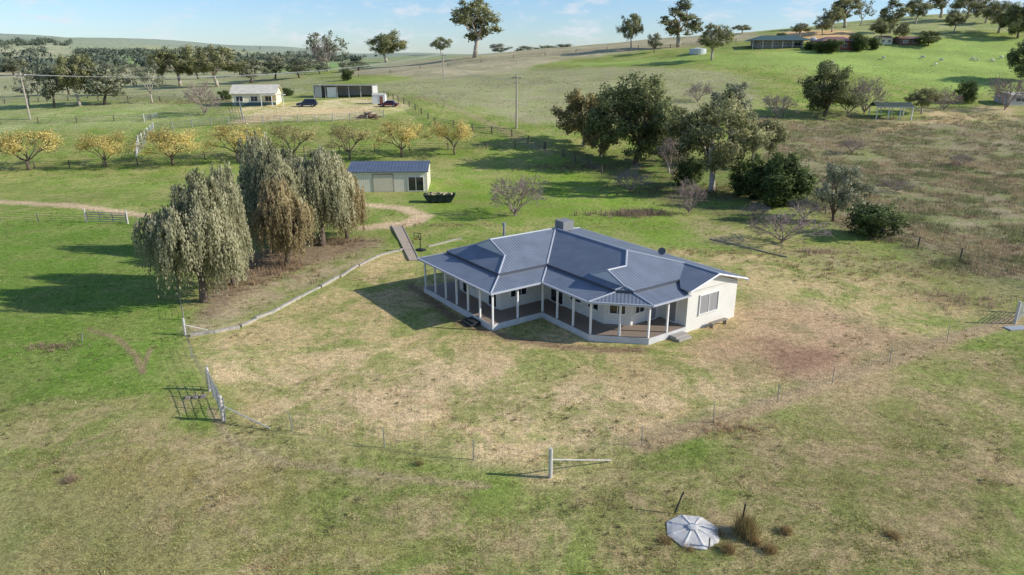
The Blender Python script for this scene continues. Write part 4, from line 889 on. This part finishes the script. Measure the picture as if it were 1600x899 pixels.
for i in range(40):
    a_=random.uniform(0,3.14); x,y=random.gauss(0,1),random.gauss(0,.7); z=random.uniform(.1,1.1)*max(.1,1-abs(x)/2.4); m.tube([(x-math.cos(a_)*.7,y-math.sin(a_)*.7,z),(x+math.cos(a_)*.7,y+math.sin(a_)*.7,z+random.uniform(-.1,.3))],.12,6)
m.obj('logs',mat('firewood',(122,92,72),.9,var=.3),E)
gable_house('farmhouse',1222,76,94,12,2.9,1.8,R(-3),mat('grey_brick',(160,150,138),.9),GRN,'homestead with green hipped roof and white-posted verandah on hill',.6,5,4,2.2)
gable_house('farmhouse',1312,79,62,9,3.2,1.5,R(4),BRK,REDR,'red brick hill house with terracotta hipped roof',.5,4,4)
gable_house('farmhouse',1384,70,22,6,2.4,.9,R(0),CRW,REDR,'small cream outbuilding on the grassy hill',.3,0,2)
gable_house('farm_shed',1422,71,34,6,2.4,.8,R(0),mat('brown_shed',(120,94,80),.9),REDR,'low brown farm shed on the grassy hill',.3,0,2)
gable_house('farm_shed',1594,165,40,6,2.6,.6,R(0),GS,CR,'grey farm shed at the scrub paddock edge',.3,0,1)
p=gp(1390,184); k=mpp(p); W=56*k; E=empty('open_shelter',p,R(-6),'open timber-posted shelter with low dark green-grey gable roof','shelter')
polys_obj('roof',[[(-W/2,-2.5,2.6),(W/2,-2.5,2.6),(W/2,0,3.5),(-W/2,0,3.5)],[(-W/2,2.5,2.6),(W/2,2.5,2.6),(W/2,0,3.5),(-W/2,0,3.5)]],roofmat('weathered_roof',(78,88,80),spec=.1,rough=.8),E)
MB().box((0,-2.5,2.52),(W,.12,.2)).box((0,2.5,2.52),(W,.12,.2)).obj('fascia',mat('pale_fascia',(206,200,184),.7),E)
for x in(-.46,-.15,.15,.46):
    for y in(-2.3,2.3): MB().tube([(W*x,y,-.4),(W*x,y,2.6)],.12,6).obj('shelter_post',WHITE,E)
for (u,v,wp,hp) in [(1090,84,26,7),(1270,70,10,9)]:
    p=gp(u,v);k=mpp(p); E=MB().tube([(0,0,-.3),(0,0,hp*k),(0,0,hp*k+.5)],[wp*k/2,wp*k/2,.1],20).obj('water_tank',mat('pale_tank',(196,202,200),.6)); E.location=p; tag(E,'round pale corrugated water tank on hillside','water tank')
def sheep(u,v,rz):
    p=gp(u,v); E=empty('sheep',p,rz,'white woolly sheep grazing on green hillside','sheep','grazing sheep'); wool=mat('wool',(216,208,190),.95,var=.1)
    m=MB(); m.tube([(-.62,0,.62),(-.5,0,.66),(-.2,0,.66),(.2,0,.68),(.45,0,.7),(.6,0,.66),(.75,0,.45),(.9,0,.22),(1.0,0,.12)],[.1,.27,.32,.32,.28,.18,.13,.11,.06],8)
    for x,y in((-.4,-.15),(-.4,.15),(.35,-.15),(.35,.15)): m.tube([(x,y,.5),(x+.03,y,.25),(x,y,0)],[.08,.045,.04],6)
    m.obj('body',wool,E,smooth=True)
for (u,v) in [(1380,93),(1442,92),(1470,96),(1520,95),(1528,96),(1550,97),(1565,92),(1462,103),(1300,100)]: sheep(u,v,random.uniform(0,6))
# ---------------------------------------------------------------- light
SE=R(28); SA=R(-6)
sd=Vector((math.cos(SE)*math.cos(SA),math.cos(SE)*math.sin(SA),math.sin(SE)))
ld=bpy.data.lights.new('sun','SUN'); ld.energy=5.0; ld.angle=R(.5); ld.color=(1,.95,.87)
lo=bpy.data.objects.new('sun',ld); COL.objects.link(lo); lo.rotation_euler=sd.to_track_quat('Z','Y').to_euler(); lo.location=(60,0,60)
wd=bpy.data.worlds.new('World'); scene.world=wd; wd.use_nodes=True; nt=wd.node_tree; L=nt.links.new
bg=nt.nodes['Background']; sky=N(nt,'ShaderNodeTexSky',sky_type='NISHITA'); sky.sun_disc=False; sky.sun_elevation=SE; sky.sun_rotation=R(96); sky.air_density=1.0; sky.dust_density=.3; sky.ozone_density=3.0; sky.altitude=300
tc=N(nt,'ShaderNodeTexCoord'); mp=N(nt,'ShaderNodeMapping'); mp.inputs['Scale'].default_value=(1,1,3.0); L(tc.outputs['Generated'],mp.inputs[0])
no=N(nt,'ShaderNodeTexNoise'); no.inputs['Scale'].default_value=15; no.inputs['Detail'].default_value=8; no.inputs['Roughness'].default_value=.62; L(mp.outputs[0],no.inputs[0])
mr_=N(nt,'ShaderNodeMapRange'); mr_.inputs[1].default_value=.50; mr_.inputs[2].default_value=.72; mr_.inputs[3].default_value=0; mr_.inputs[4].default_value=.7; mr_.interpolation_type='SMOOTHSTEP'; L(no.outputs['Fac'],mr_.inputs[0])
tn=N(nt,'ShaderNodeMixRGB',blend_type='MULTIPLY'); tn.inputs[0].default_value=1; L(sky.outputs[0],tn.inputs[1]); tn.inputs[2].default_value=(.74,.86,1.08,1)
mx=N(nt,'ShaderNodeMixRGB'); L(mr_.outputs[0],mx.inputs[0]); L(tn.outputs[0],mx.inputs[1]); mx.inputs[2].default_value=(5.4,5.6,6.0,1); L(mx.outputs[0],bg.inputs[0]); bg.inputs[1].default_value=.15
